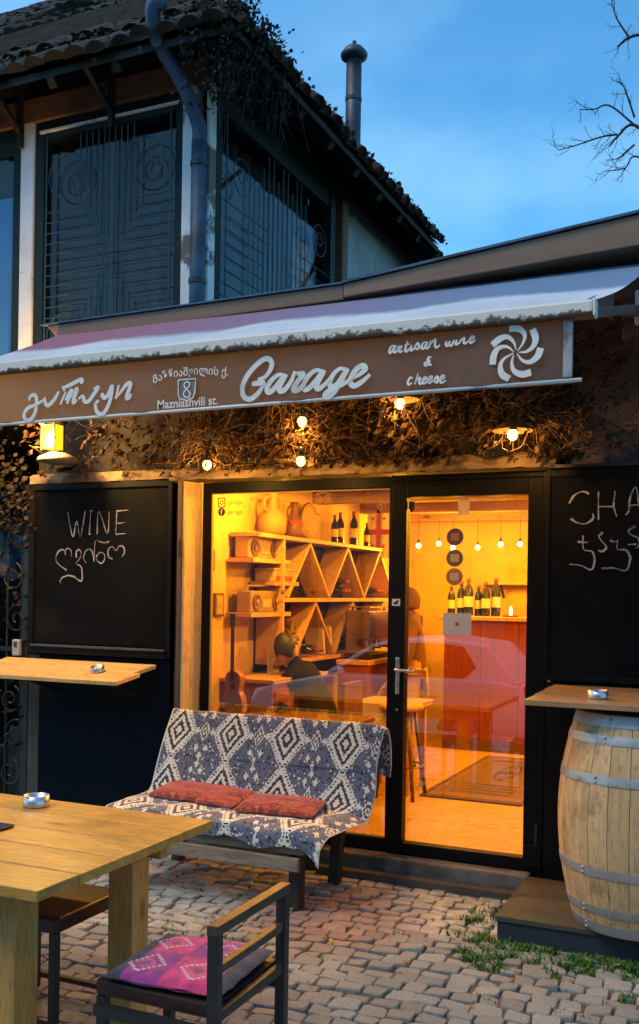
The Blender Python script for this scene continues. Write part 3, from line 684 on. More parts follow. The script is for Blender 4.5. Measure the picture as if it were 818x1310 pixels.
# bare tree far right behind the shop
BARK = pm("dark_bark", (.03,.024,.02), (.02,.017,.015), 20, .9, .004)
tree = thing("bare_tree", "leafless tree reaching thin branches in from the right against the sky", "tree", (1.6, 7.3, 0))
tk = MB().tube(catmull([(1.6,7.3,-.1),(1.55,7.3,2.5),(1.3,7.2,4.5),(1.2,7.2,6.2),(1.35,7.3,8),(1.5,7.4,10)], 4), [.17-.006*i for i in range(21)], 10)
part("trunk", tk, BARK, tree, smooth=True)
rb = random.Random(4); bm_ = MB()
def twig(p, d, l, r, dep):
    q = p; pts = [tuple(p)]; n = 4
    for i in range(n):
        d = (d + Vector((rb.gauss(0,.22),rb.gauss(0,.22),rb.gauss(0,.2)+.05))).normalized(); q = q + d*l/n; pts.append(tuple(q))
        if dep and i >= 0:
            if rb.random() < .75:
                sd = (d + Vector((rb.gauss(0,.8),rb.gauss(0,.8),rb.gauss(0,.8)))).normalized(); twig(q.copy(), sd, l*rb.uniform(.35,.65), r*.6, dep-1)
    bm_.tube(pts, [r*(1-.7*i/n) for i in range(n+1)], 5)
brs = [[(1.2,7.2,5.2),(.3,7.1,5.6)] + BRANCHES[0], BRANCHES[1], BRANCHES[2], BRANCHES[3], BRANCHES[4], [(1.3,7.25,7.4),(.2,7.1,7.9)] + BRANCHES[5], BRANCHES[6], BRANCHES[7]]
for bi, b in enumerate(brs):
    c = catmull(b, 5); n = len(c); r0 = .032 if bi in (0, 5) else .010
    bm_.tube(c, [r0*(1-.75*i/(n-1))+.003 for i in range(n)], 6)
    for i in range(n):
        if c[i].x < -1.0 and rb.random() < .62:
            t = (c[min(i+1,n-1)]-c[max(i-1,0)]).normalized()
            sd = (t + Vector((rb.gauss(0,.6),rb.gauss(0,.6),rb.gauss(0,.7)))).normalized()
            twig(c[i].copy(), sd, rb.uniform(.12,.30), .0045, 1)
part("crown", bm_, BARK, tree, smooth=True, kind='stuff')
# ================================================================== the shop
shop = thing("wine_shop", "small wine shop with rough plaster wall and black framed glass front", "shop", (-2.2, 0, 0))
LEDGE = pm("rough_lintel_render", (.30,.20,.11), (.17,.11,.065), 6, .85, .02, dirt=(.10,.07,.05), dirt_amt=(.5,.66), fine=12)
JAMB = wood("jamb_timber", (.80,.53,.22), (.64,.40,.15), 'z', .6, knots=False, dirt=(.25,.16,.09), dirt_amt=(.55,.75))
def wavy(u, v): 
    x = -3.44+2.5*u; z = 2.36+1.0*v
    return (x, -.01+.035*noise.noise(Vector((x*2.2, z*2.2, 0)))+.012*noise.noise(Vector((x*9, z*9, 3))), z)
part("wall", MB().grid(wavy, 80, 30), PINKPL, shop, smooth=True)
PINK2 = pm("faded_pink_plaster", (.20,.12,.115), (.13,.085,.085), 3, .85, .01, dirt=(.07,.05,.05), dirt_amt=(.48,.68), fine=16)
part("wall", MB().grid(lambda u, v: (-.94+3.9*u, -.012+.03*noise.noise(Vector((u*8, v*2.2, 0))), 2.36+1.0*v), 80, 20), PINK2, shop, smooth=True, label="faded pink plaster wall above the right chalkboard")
part("wall_core", MB().box(-3.42,3,.06,.25,2.36,3.36).box(-1.05,3,.06,.25,0,2.36), PLASTER, shop)
part("flat_roof", MB().box(-3.28,3,.06,4.9,3.2,3.3), DARKW, shop)
part("end_wall", MB().box(2.8,3,.25,4.9,0,3.2), PLASTER, shop)
def ledge(u, v):
    x = -3.45+2.45*u; a = v*pi*.5; r = noise.noise(Vector((x*7, v*3, 1)))*.022 + noise.noise(Vector((x*23, v*6, 4)))*.008
    return (x, -.02-.075*cos(a)*(1)-r, 2.345+.085*sin(a)*(1+.4*noise.noise(Vector((x*4,0,7))))+r*.5)
part("lintel", MB().grid(ledge, 160, 8).quad((-3.45,-.10,2.343),(-1.0,-.10,2.343),(-1.0,.06,2.343),(-3.45,.06,2.343)), LEDGE, shop, smooth=True)
part("lintel", MB().grid(lambda u, v: (-4.6+1.15*u, -.03-.05*cos(v*1.57)-.02*noise.noise(Vector((u*9,v*3,2))), 2.36+.07*sin(v*1.57)), 60, 6), LEDGE, shop, smooth=True)
part("lintel_bar", MB().box(-1.04,1.5,-.10,-.03,2.335,2.352), IRON, shop)
part("jamb", MB().hexa([(-3.33,-.12,.02),(-3.312,-.12,.02),(-3.270,.08,.02),(-3.40,.08,.02),(-3.33,-.12,2.335),(-3.312,-.12,2.335),(-3.270,.08,2.335),(-3.40,.08,2.335)]), JAMB, shop, bev=.004)
part("jamb_strip", MB().box(-3.437,-3.403,-.03,.10,.02,2.34).box(-3.365,-3.332,-.125,.0,.02,2.34).box(-3.4029,-3.3651,-.06,.0,.02,2.34), wood("dark_jamb_strip", (.13,.07,.035), (.08,.045,.025), 'z', .6), shop, bev=.004)
part("hinge", MB().box(-3.345,-3.325,-.135,-.1255,1.86,1.96), IRON, shop)
# glazing
GLASS = glassmat("shop_glass", .15)
wf = MB().box(-3.268,-3.20,.018,.05,.14,2.335).box(-1.985,-1.972,.0,.07,.14,2.335).box(-3.20,-1.985,.0,.07,2.268,2.335).box(-3.20,-1.985,.0,.07,.14,.205)
sw_ = part("shop_window", wf, BLACK, shop, bev=.004)
part("pane", MB().box(-3.20,-1.985,.03,.038,.205,2.268), GLASS, sw_)
part("bead", MB().box(-3.2,-3.192,.018,.028,.205,2.268).box(-3.192,-1.985,.018,.028,2.26,2.268).box(-3.192,-1.985,.018,.028,.205,.213), pm("yellow_seal", (.5,.32,.1)), sw_)
door = part("door", MB().box(-1.968,-1.875,-.012,.06,.13,2.30).box(-1.168,-1.085,-.012,.06,.13,2.30).box(-1.875,-1.168,-.012,.06,2.208,2.30).box(-1.875,-1.168,-.012,.06,.13,.198), BLACK, shop, bev=.004)
part("pane", MB().box(-1.875,-1.168,.02,.028,.198,2.208), GLASS, door)
STEEL = pm("brushed_steel", (.62,.60,.57), (.5,.48,.46), 30, .28, .0004, metal=1)
hd = part("door_handle", MB().box(-1.925,-1.898,-.022,-.012,1.06,1.275), STEEL, door, bev=.006)
part("lever", MB().tube([(-1.911,-.02,1.205),(-1.911,-.065,1.205),(-1.90,-.07,1.205),(-1.80,-.07,1.200)], .009, 10), STEEL, hd, smooth=True)
part("key_cylinder", MB().lathe([(.011,-.03),(.011,-.02)], (-1.911,0,1.125), 12, 'y'), STEEL, hd)
part("lock_plate", MB().lathe([(.008,-.02),(.008,-.012)], (-1.913,0,.97), 10, 'y'), STEEL, door)
part("door_casing", MB().box(-1.083,-1.058,-.03,.06,.10,2.335).box(-1.968,-1.083,-.02,.06,2.302,2.335), BLACK, shop, bev=.003)
part("hinge", MB().lathe([(.012,.28),(.012,.40)], (-1.09,-.03,0), 10), IRON, shop)
part("base_rail", MB().box(-1.155,-1.06,-.045,-.014,.16,.28), BLACK, shop, bev=.003)
# threshold
STEPM = pm("worn_stone_step", (.20,.17,.14), (.12,.10,.085), 7, .8, .01, dirt=(.05,.05,.035), dirt_amt=(.5,.65), fine=20)
st = part("threshold", MB().box(-3.4,-1.12,-.10,.12,-.04,.125), STEPM, shop, bev=.012)
part("step_edge", MB().box(-2.35,-1.16,-.17,-.102,-.04,.045), wood("step_timber", (.10,.075,.055), (.055,.045,.035), 'x', .7), shop, bev=.008)
# writing and stickers on the glass
WHT = pm("sticker_white", (.75,.72,.66), (.65,.62,.56), 30, .5, 0)
DKS = pm("sticker_dark", (.03,.02,.02), (.04,.03,.03), 30, .5, 0)
def disc(cx, cz, r, y, n=24): return MB().lathe([(r, y-.0006), (r, y)], (cx, 0, cz), n, 'y')
def ribbon(mb, pts, w, y, th=.0015, taper=None):
    """flat stroke in the xz plane at depth y"""
    P = [Vector((p[0], p[1])) for p in pts]; n = len(P); Lp, Rp = [], []
    for i, p in enumerate(P):
        t = P[min(i+1,n-1)] - P[max(i-1,0)]
        if t.length < 1e-7: t = Vector((1,0))
        t.normalize(); nn = Vector((-t.y, t.x)); ww = (w if taper is None else taper(i/(n-1)))/2
        Lp.append(p+nn*ww); Rp.append(p-nn*ww)
    for i in range(n-1):
        ya, yb_ = y-th*i/(n-1), y-th*(i+1)/(n-1)
        mb.quad((Lp[i].x,ya,Lp[i].y),(Rp[i].x,ya,Rp[i].y),(Rp[i+1].x,yb_,Rp[i+1].y),(Lp[i+1].x,yb_,Lp[i+1].y))
    return mb
def circ(cx, cz, r, n=20, a0=0, a1=2*pi): return [(cx+r*cos(a0+(a1-a0)*i/n), cz+r*sin(a0+(a1-a0)*i/n)) for i in range(n+1)]
gy0 = .0285
def txt(body, x, z, size, y, mat, parent, name="lettering", bold=0, width=None, warp=None):
    c = bpy.data.curves.new(name, 'FONT'); c.body = body; c.size = size; c.offset = bold
    tmp = bpy.data.objects.new(name, c); COL.objects.link(tmp)
    dg = bpy.context.evaluated_depsgraph_get(); me = bpy.data.meshes.new_from_object(tmp.evaluated_get(dg))
    bpy.data.objects.remove(tmp); bpy.data.curves.remove(c)
    xs = [v.co.x for v in me.vertices]; w0, w1 = min(xs), max(xs); k = (width/(w1-w0)) if width else 1
    off = ROOTLOC.get(parent.name, (0,0,0))
    for v in me.vertices:
        u = (v.co.x-w0)*k
        dz, ang_ = warp(u) if warp else (0, 0)
        hh = v.co.y
        v.co = (x+u-hh*sin(ang_)-off[0], y-off[1], z+dz+hh*cos(ang_)-off[2])
    me.materials.clear(); o = bpy.data.objects.new(name, me); link(o, parent); o.data.materials.append(mat); return o
ig = part("sticker", ribbon(ribbon(MB(), catmull([(-3.158,2.187),(-3.158,2.231),(-3.152,2.237),(-3.116,2.237),(-3.110,2.231),(-3.110,2.187),(-3.116,2.181),(-3.152,2.181)], 3, True)+[Vector((-3.158,2.187))], .008, gy0), circ(-3.134,2.209,.012), .007, gy0), DKS, sw_)
part("sticker", MB().lathe([(.027,gy0-.0006),(.027,gy0)], (-3.133,0,2.149), 24, 'y'), DKS, sw_)
part("lettering", ribbon(ribbon(MB(), [(-3.124,2.165),(-3.131,2.165),(-3.134,2.158),(-3.134,2.128)], .006, gy0-.001), [(-3.142,2.151),(-3.125,2.151)], .005, gy0-.001), WHT, sw_)
DIMT = pm("faded_brown_print", (.30,.13,.03), (.24,.10,.02), 30, .6, 0)
txt("garage", -3.09, 2.195, .042, gy0, DIMT, sw_); txt("garage", -3.09, 2.135, .042, gy0, DIMT, sw_)
owl = MB()
for sx in (-.028, .028): ribbon(owl, circ(-2.429+sx, 2.213, .022), .006, gy0); ribbon(owl, circ(-2.429+sx, 2.213, .008), .006, gy0)
ribbon(owl, catmull([(-2.485,2.24),(-2.46,2.248),(-2.429,2.252),(-2.398,2.248),(-2.373,2.24)], 4), .006, gy0)
part("sticker", owl, DIMT, sw_)
txt("035", -2.075, 2.14, .06, gy0, DIMT, sw_)
part("sticker", ribbon(MB(), circ(-2.45, 2.15, .03, 10, 2.6, 5.2), .01, gy0), DIMT, sw_)
dg0 = .0185
for cz, c1, c2, in ((1.976,(.10,.05,.10),(.35,.14,.03)),(1.855,(.16,.10,.05),(.55,.33,.22)),(1.748,(.42,.16,.04),(.62,.38,.26))):
    s = part("sticker", disc(-1.59, cz, .050, dg0), pm("sticker_ring", c1, tuple(q*.8 for q in c1), 20, .5, 0), door)
    part("sticker_face", MB().box(-1.615,-1.565,dg0-.0016,dg0-.0008,cz-.022,cz+.022), pm("sticker_face", c2, tuple(q*.8 for q in c2), 40, .5, 0), s)
paper = part("notice", MB().box(-1.653,-1.487,dg0-.0006,dg0,1.415,1.54), pm("notice_paper", (.62,.52,.42), (.55,.45,.36), 15, .7, 0), door)
part("emblem", disc(-1.57, 1.478, .012, dg0-.0008, 12), pm("notice_red", (.5,.16,.08)), paper)
part("sticker", MB().box(-1.575,-1.51,dg0-.0006,dg0,2.10,2.20), pm("small_label", (.7,.45,.25), (.6,.35,.18), 30, .6, 0), door)
part("sticker", MB().prism([(-1.872,2.185),(-1.835,2.185),(-1.835,2.145),(-1.853,2.12),(-1.872,2.145)], 'y', dg0-.0006, dg0), DKS, door)
lbl = part("sticker", MB().box(-1.955,-1.905,-.0135,-.0122,1.575,1.615), WHT, door)
part("print", MB().box(-1.945,-1.918,-.0145,-.0138,1.583,1.598).box(-1.93,-1.912,-.0145,-.0138,1.597,1.607), DKS, lbl)

# ------------------------------------------------------------------ chalkboards
def chalk(strokes, y, parent, w=.009):
    for s in strokes:
        c = catmull(s, 5) if len(s) > 2 else [Vector(s[0]), (Vector(s[0])+Vector(s[1]))/2, Vector(s[1])]
        c = [Vector((p[0]+R.uniform(-.0012,.0012), p[1]+R.uniform(-.0012,.0012))) for p in c]
        part("chalk_stroke", ribbon(MB(), c, w, y, taper=lambda t: w*(.75+.35*sin(t*9+s[0][0]*40))), CHALK, parent)
b1 = thing("chalkboard", "black chalkboard reading WINE beside the window, left of the glass front", "chalkboard", (-4.0, -.03, 1.2))
part("panel", MB().box(-4.57,-3.455,-.06,-.0,1.27,2.32), BOARD, b1)
part("frame", MB().box(-4.60,-4.555,-.075,-.0,1.2,2.355).box(-3.47,-3.44,-.075,-.0,1.2,2.355).box(-4.555,-3.47,-.075,.0,2.315,2.355).box(-4.555,-3.47,-.085,.0,1.2,1.245), BLACK, b1, bev=.003)
part("chalk_ledge", MB().box(-4.555,-3.47,-.10,-.06,1.247,1.262), pm("dusty_ledge", (.06,.06,.06), (.03,.03,.03), 30, .7), b1, bev=.002)
chalk([s for s in CHALK_WINE], -.0612, b1); chalk(CHALK_GVINO, -.0612, b1, .010)
b2 = thing("chalkboard", "black chalkboard with large chalk letters CHA above the barrel on the right", "chalkboard", (-.4, -.03, 1.18))
part("panel", MB().box(-1.04,.9,-.06,.0,1.22,2.30), BOARD, b2)
part("frame", MB().box(-1.056,-1.035,-.072,-.0,1.19,2.333).box(.9,.94,-.072,0,1.19,2.333).box(-1.035,.9,-.070,0,2.29,2.333).box(-1.035,.9,-.072,0,1.19,1.222), BLACK, b2, bev=.003)
chalk(CHALK_CHA, -.0612, b2, .011)
DBLUE = pm("blue_black_panel", (.0035,.006,.012), (.005,.008,.015), 3, .6, .001, spec=.06)
p1 = thing("wall_panel", "plain blue-black panel under the tilted wooden shelf by the gate", "panel", (-4.0, -.02, 0))
part("panel", MB().box(-4.50,-3.45,-.05,.0,.02,1.19), DBLUE, p1); part("stile", MB().box(-4.60,-4.505,-.055,.0,.02,1.19), wood("panel_stile", (.07,.055,.04), (.04,.032,.025), 'z', .7), p1, bev=.004)
p2 = thing("wall_panel", "plain black panel behind the barrel below the right chalkboard", "panel", (-.2, -.02, 0))
part("panel", MB().box(-1.05,.95,-.04,.0,.0,1.18), BLACK, p2)

# ------------------------------------------------------------------ shelves
HONEY = wood("honey_board", (.70,.43,.15), (.54,.31,.09), 'x', .45, dirt=(.26,.15,.06), dirt_amt=(.58,.78))
s1 = thing("wall_shelf", "tilted honey-coloured wooden flap shelf under the WINE chalkboard", "shelf", (-4.0, -.06, 1.16))
for k, (ya, yb) in enumerate(((-.105,-.28),(-.283,-.46))):
    za, zb = 1.165+ (ya+.105)*.24, 1.165+(yb+.105)*.24
    part("board", MB().hexa([(-4.75,ya,za-.026),(-4.75,yb,zb-.026),(-3.575,yb,zb-.026),(-3.52,ya,za-.026),(-4.75,ya,za),(-4.75,yb,zb),(-3.575,yb,zb),(-3.52,ya,za)]), HONEY, s1, bev=.003)
for xx in (-4.35,-3.7): part("bracket", MB().beam((xx,-.06,.95),(xx,-.36,1.06),.03,.03), IRON, s1)
s2 = thing("wall_shelf", "flat brown wooden shelf resting on the barrel under the right chalkboard", "shelf", (-.4, -.08, 1.15))
HON2 = wood("brown_board", (.42,.24,.10), (.30,.16,.06), 'x', .42, dirt=(.18,.10,.045), dirt_amt=(.58,.78))
ys = [-.075, -.36, -.645, -.93]
for k in range(3):
    part("board", MB().box(-.995+.01*k,.85,ys[k+1]+.0015,ys[k],1.145,1.172), HON2, s2, bev=.003)
part("batten", MB().box(.2,.26,-.9,-.1,1.118,1.1445), HON2, s2)
ALU = pm("aluminium", (.62,.63,.65), (.5,.51,.53), 12, .35, .0006, metal=.9)
def ashtray(loc, label, r=.043, h=.036, tilt=0):
    t = thing("ashtray", label, "ashtray", loc)
    part("bowl", MB().lathe([(r*.96,0),(r,.004),(r,h),(r*.93,h),(r*.9,.008),(.001,.007)], loc, 26), ALU, t, smooth=True)
    part("ash", MB().lathe([(r*.8,.009),(.001,.0125)], loc, 14), pm("ash", (.12,.11,.1), (.3,.28,.26), 60), t)
    part("rim_notch", MB().box(loc[0]-.008,loc[0]+.008,loc[1]-r-.002,loc[1]-r+.006,loc[2]+h-.003,loc[2]+h+.002), ALU, t)
    if tilt: t.rotation_euler = (tilt, 0, 0)
    return t
ashtray((-3.83,-.30,1.119), "small round metal ashtray on the tilted shelf under the WINE board", tilt=.235)
ashtray((-.675,-.72,1.1735), "small round metal ashtray on the shelf above the barrel", .047, .04)

# ------------------------------------------------------------------ awning
def fabric_mat():
    mt, nt, bs = newmat("awning_canvas")
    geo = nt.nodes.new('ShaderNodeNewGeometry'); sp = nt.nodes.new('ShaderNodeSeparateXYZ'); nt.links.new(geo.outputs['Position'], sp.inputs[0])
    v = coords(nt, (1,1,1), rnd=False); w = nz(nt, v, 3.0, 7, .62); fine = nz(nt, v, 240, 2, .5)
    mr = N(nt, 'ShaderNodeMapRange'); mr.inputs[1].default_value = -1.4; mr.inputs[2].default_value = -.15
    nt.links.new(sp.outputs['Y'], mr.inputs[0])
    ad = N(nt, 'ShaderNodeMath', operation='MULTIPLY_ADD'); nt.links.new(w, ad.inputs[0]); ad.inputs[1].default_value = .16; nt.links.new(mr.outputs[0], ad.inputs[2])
    fac = ramp(nt, ad.outputs[0], .57, .66)  # pale towards the front bar, purple to blue towards the wall
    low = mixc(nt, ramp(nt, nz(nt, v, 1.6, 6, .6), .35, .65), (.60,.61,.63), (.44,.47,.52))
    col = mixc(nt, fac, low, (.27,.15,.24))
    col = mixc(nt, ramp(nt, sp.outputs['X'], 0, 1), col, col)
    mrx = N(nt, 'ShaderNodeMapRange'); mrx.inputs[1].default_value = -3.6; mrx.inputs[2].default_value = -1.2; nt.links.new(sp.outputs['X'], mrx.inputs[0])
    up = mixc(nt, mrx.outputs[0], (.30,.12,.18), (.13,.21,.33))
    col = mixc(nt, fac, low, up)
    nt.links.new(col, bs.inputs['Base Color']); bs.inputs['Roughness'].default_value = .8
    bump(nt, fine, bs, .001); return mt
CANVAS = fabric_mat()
def valance_mat():
    mt, nt, bs = newmat("brown_valance_canvas")
    v = coords(nt, (1,1,1), rnd=False); a = nz(nt, v, 2.2, 6, .6); vs = coords(nt, (9,9,1.2), rnd=False); b = nz(nt, vs, 1.4, 6, .6); fine = nz(nt, v, 260, 2, .5)
    col = mixc(nt, ramp(nt, a, .35, .65), (.092,.082,.085), (.07,.064,.067))
    col = mixc(nt, ramp(nt, b, .56, .78), col, (.075,.045,.028))
    tr = nt.nodes.new('ShaderNodeBsdfTranslucent'); mx = nt.nodes.new('ShaderNodeMixShader'); mx.inputs[0].default_value = .28
    nt.links.new(col, bs.inputs['Base Color']); nt.links.new(mixc(nt, .5, col, (.5,.4,.28)), tr.inputs[0]); bs.inputs['Roughness'].default_value = .85
    bump(nt, fine, bs, .0008)
    out = [n for n in nt.nodes if n.type == 'OUTPUT_MATERIAL'][0]
    nt.links.new(bs.outputs[0], mx.inputs[1]); nt.links.new(tr.outputs[0], mx.inputs[2]); nt.links.new(mx.outputs[0], out.inputs['Surface'])
    return mt
VAL = valance_mat()
def rust_mat():
    mt, nt, bs = newmat("dirty_white_bar")
    geo = nt.nodes.new('ShaderNodeNewGeometry'); sp = nt.nodes.new('ShaderNodeSeparateXYZ'); nt.links.new(geo.outputs['Position'], sp.inputs[0])
    v = coords(nt, (1,1,1), rnd=False); a = nz(nt, v, 26, 8, .7); b = nz(nt, v, 5, 5, .6)
    mr = N(nt, 'ShaderNodeMapRange'); mr.inputs[1].default_value = 2.82; mr.inputs[2].default_value = 2.765; nt.links.new(sp.outputs['Z'], mr.inputs[0])
    ad = N(nt, 'ShaderNodeMath', operation='MULTIPLY_ADD'); nt.links.new(mr.outputs[0], ad.inputs[0]); ad.inputs[1].default_value = .42; nt.links.new(a, ad.inputs[2])
    ad2 = N(nt, 'ShaderNodeMath', operation='MULTIPLY_ADD'); nt.links.new(b, ad2.inputs[0]); ad2.inputs[1].default_value = .35; nt.links.new(ad.outputs[0], ad2.inputs[2])
    col = mixc(nt, ramp(nt, ad2.outputs[0], .90, 1.02), (.74,.68,.60), (.10,.065,.04))
    nt.links.new(col, bs.inputs['Base Color']); bs.inputs['Roughness'].default_value = .6; bump(nt, a, bs, .002); return mt
RUST = rust_mat()
WBAR = pm("white_hem_rail", (.80,.77,.74), (.7,.67,.64), 8, .5, .001, dirt=(.25,.2,.16), dirt_amt=(.6,.7))
HOOD = pm("brown_hood_board", (.26,.145,.085), (.18,.10,.06), 2.5, .55, .001, stretch=(.5,4,4), dirt=(.15,.09,.06), dirt_amt=(.5,.75))
HOOD2 = pm("hood_inner_brown", (.17,.10,.085), (.12,.075,.065), 3, .6, .001)
LET = pm("cream_lettering", (.90,.86,.78), (.80,.76,.69), 14, .8, 0, dirt=(.55,.5,.43), dirt_amt=(.52,.72))
aw = thing("awning", "pale and purple-blue banded awning with brown lettered valance over the shop front", "awning", (-2.4, -.1, 3.3))
AX0, AX1 = -4.17, -.66
def fab(u, v):
    x = AX0+(-.50-.18*v-AX0)*u; y = -.22 + (-1.40+.22)*v; z = 3.34 - .52*v - .03*sin(pi*v)*(1+.25*sin(u*21)) + .006*noise.noise(Vector((x*2, v*3, 0)))
    return (x, y, z)
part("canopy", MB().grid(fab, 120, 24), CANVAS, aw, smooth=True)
part("front_bar", MB().box(AX0-.04,-.615,-1.435,-1.375,2.765,2.83), RUST, aw, bev=.012)
part("bar_cap", MB().box(-.6145,-.605,-1.437,-1.373,2.762,2.833), WBAR, aw, bev=.004)
def valf(u, v):
    x = AX0+.02+(-.70-AX0-.02)*u; z = 2.768-.262*v
    return (x, -1.395+.006*sin(x*7.3)*v+.004*sin(x*15+2)*v, z)
vl = part("valance", MB().grid(valf, 160, 8), VAL, aw, smooth=True)
part("hem_rail", MB().tube([(AX0,-1.397,2.502),(-.66,-1.397,2.518)], .0085, 8), WBAR, aw, smooth=True)
part("end_strip", MB().box(-.735,-.698,-1.404,-1.386,2.53,2.775), pm("dirty_white_strip", (.45,.43,.41), (.3,.28,.27), 20, .7, .002, dirt=(.1,.09,.08), dirt_amt=(.5,.65)), aw, bev=.003)
LY = -1.4065
def strokes(lst, w, name, tp=None):
    for s in lst:
        c = catmull(s, 6) if len(s) > 2 else [Vector(s[0]), Vector(s[1])]
        n = len(c)
        part("lettering", ribbon(MB(), c, w, LY-R.random()*.0012, .003, taper=tp), LET, vl)
def calli(w): return lambda t: w*(.55+.45*min(1, 5*t, 5*(1-t)+.15))
strokes(GARAGE, .024, "garage", calli(.025)); strokes(GEO, .018, "geo", calli(.021)); strokes(ARTISAN, .0085, "artisan", calli(.0100))
part("lettering", ribbon(MB(), [Vector(p) for p in SHIELD], .007, LY), LET, vl)
part("lettering", ribbon(MB(), catmull(EIGHT, 6), .007, LY), LET, vl)
part("emblem_ground", MB().prism([(p[0], p[1]) for p in SHIELD[:-1]], 'y', -1.4035, -1.4033), pm("shield_ground", (.24,.19,.15), (.21,.16,.13), 10, .8), vl)
for a in SWIRL: part("emblem_blade", ribbon(MB(), catmull(a, 6), .03, LY-R.random()*.001, taper=lambda t: .004+.024*min(1, t*1.3)), LET, vl)
gx0 = TXT_GEO[0][0]; gw = TXT_GEO[-1][0]-gx0; arc = [(p[0]-gx0, p[1]-TXT_GEO[0][1]) for p in TXT_GEO]
def gwarp(u):
    for (a, b) in zip(arc, arc[1:]):
        if u <= b[0] or b is arc[-1]:
            t = (u-a[0])/(b[0]-a[0]); return (a[1]+(b[1]-a[1])*t, atan2(b[1]-a[1], b[0]-a[0])*.6)
txt("მაზნიაშვილის ქ.", gx0, TXT_GEO[0][1]-.004, .052, LY, LET, vl, bold=.0006, width=gw, warp=gwarp)
mz = TXT_MAZ; txt("Mazniashvili st.", mz[0][0], mz[0][1], .060, LY, LET, vl, bold=.0008, width=mz[1][0]-mz[0][0], warp=lambda u: ((mz[1][1]-mz[0][1])*u/(mz[1][0]-mz[0][0]), 0))
# hood: straight strip on the left, rising fascia on the right
part("hood", MB().hexa([(-4.17,-.33,3.265),(-2.16,-.33,3.30),(-2.16,.02,3.30),(-4.17,.02,3.265),(-4.26,-.33,3.355),(-2.16,-.33,3.385),(-2.16,.02,3.44),(-4.26,.02,3.41)]), HOOD, aw, bev=.006)
part("hood_lip", MB().hexa([(-4.30,-.345,3.356),(-2.16,-.345,3.387),(-2.16,.03,3.442),(-4.30,.03,3.412),(-4.30,-.345,3.366),(-2.16,-.345,3.397),(-2.16,.03,3.452),(-4.30,.03,3.422)]), PIPEM, aw)
part("hood", MB().hexa([(-2.158,-.335,3.31),(.4,-.335,3.45),(.4,.03,3.45),(-2.158,.03,3.31),(-2.158,-.335,3.385),(.4,-.335,3.655),(.4,.03,3.715),(-2.158,.03,3.44)]), HOOD, aw, bev=.006)
part("hood_lip", MB().hexa([(-2.158,-.35,3.388),(.4,-.35,3.657),(.4,.04,3.72),(-2.158,.04,3.445),(-2.158,-.35,3.402),(.4,-.35,3.671),(.4,.04,3.735),(-2.158,.04,3.459)]), PIPEM, aw)
part("cassette", MB().box(-4.1,.3,-.30,-.02,3.15,3.262), HOOD2, aw, bev=.01)
part("arm_housing", MB().hexa([(-.80,-1.25,2.83),(-.40,-.9,2.87),(.2,-.9,2.87),(.2,-1.2,2.83),(-.80,-1.25,2.98),(-.40,-.9,3.08),(.2,-.9,3.08),(.2,-1.2,3.05)]) if False else MB().box(-.64,.3,-.36,-.10,2.93,3.13), HOOD2, aw, bev=.01)
part("arm", MB().beam((-.70,-1.36,2.79),(-.60,-.55,3.02),.05,.045).beam((-.60,-.55,3.02),(-.52,-.1,3.10),.06,.05), HOOD2, aw, bev=.004)
part("arm_joint", MB().box(-.575,-.50,-.42,-.34,2.99,3.15), WBAR, aw, bev=.006)
part("arm_knuckle", MB().lathe([(.05,2.9),(.055,2.93),(.055,3.06),(.05,3.09)], (-.46,-.45,0), 16), pm("grey_knuckle", (.18,.19,.22), (.12,.13,.15), 12, .5), aw, smooth=True)
part("arm", MB().beam((-3.9,-1.36,2.79),(-4.0,-.3,3.1),.05,.045), HOOD2, aw)
part("gusset", MB().prism([(-1.30,2.86),(-.40,3.02),(-.40,3.18)], 'x', -.685, -.675), pm("pink_gusset", (.30,.17,.2), (.22,.13,.16), 5, .7), aw)
# ================================================================== lamps under the awning
WARM = (1.0, .50, .10)
BULB = emis("warm_bulb_glass", (1.0,.55,.13), 2.6)
SHADE = pm("enamel_shade", (.16,.08,.025), (.09,.05,.018), 9, .45, .001)
def plight(name, loc, energy, parent, r=.03, col=WARM):
    d = bpy.data.lights.new(name, 'POINT'); d.energy = energy; d.color = col; d.shadow_soft_size = r
    o = bpy.data.objects.new(name, d); COL.objects.link(o)
    off = ROOTLOC.get(parent.name, (0,0,0)); o.parent = parent; o.location = (loc[0]-off[0], loc[1]-off[1], loc[2]-off[2]); return o
def hanging_bulb(x, y, z, label, shade=False, e=3.6):
    t = thing("hanging_bulb", label, "light bulb", (x, y, z), group="warm bulbs hanging under the awning")
    part("bulb", MB().sphere((x,y,z), .027, 16, 12, (1,1,1.12)), BULB, t, smooth=True)
    part("socket", MB().lathe([(.016,z+.024),(.018,z+.03),(.018,z+.07),(.008,z+.08)], (x,y,0), 12), IRON, t, smooth=True)
    part("cable", MB().tube([(x,y,z+.08),(x+.01,y+.02,z+.2),(x,-.02,z+.42)], .004, 6), IRON, t)
    if shade: part("lamp_shade", MB().lathe([(.105,z+.02),(.103,z+.026),(.05,z+.06),(.02,z+.085)], (x,y,0), 28, cap=False), SHADE, t, smooth=True)
    plight("bulb_light", (x, y-.0, z-.045), e, t)
    return t
hanging_bulb(-2.978,-.42,2.388,"bare warm bulb low above the left end of the shop window", e=6)
hanging_bulb(-2.363,-.42,2.608,"bare warm bulb higher of the pair above the window middle", e=3.6)
hanging_bulb(-2.366,-.42,2.386,"bare warm bulb lower of the pair above the window middle", e=3.6)
hanging_bulb(-1.78,-.42,2.672,"warm bulb under a shallow shade half hidden by the valance", True, e=3.6)
hanging_bulb(-1.165,-.42,2.472,"warm bulb under a shallow conical shade above the door", True, e=3.6)
lan = thing("wall_lantern", "square yellow glass wall lantern above the WINE chalkboard", "lantern", (-4.27,-.25,2.5))
LGL = emis("lantern_glass", (1.0,.46,.01), .75)
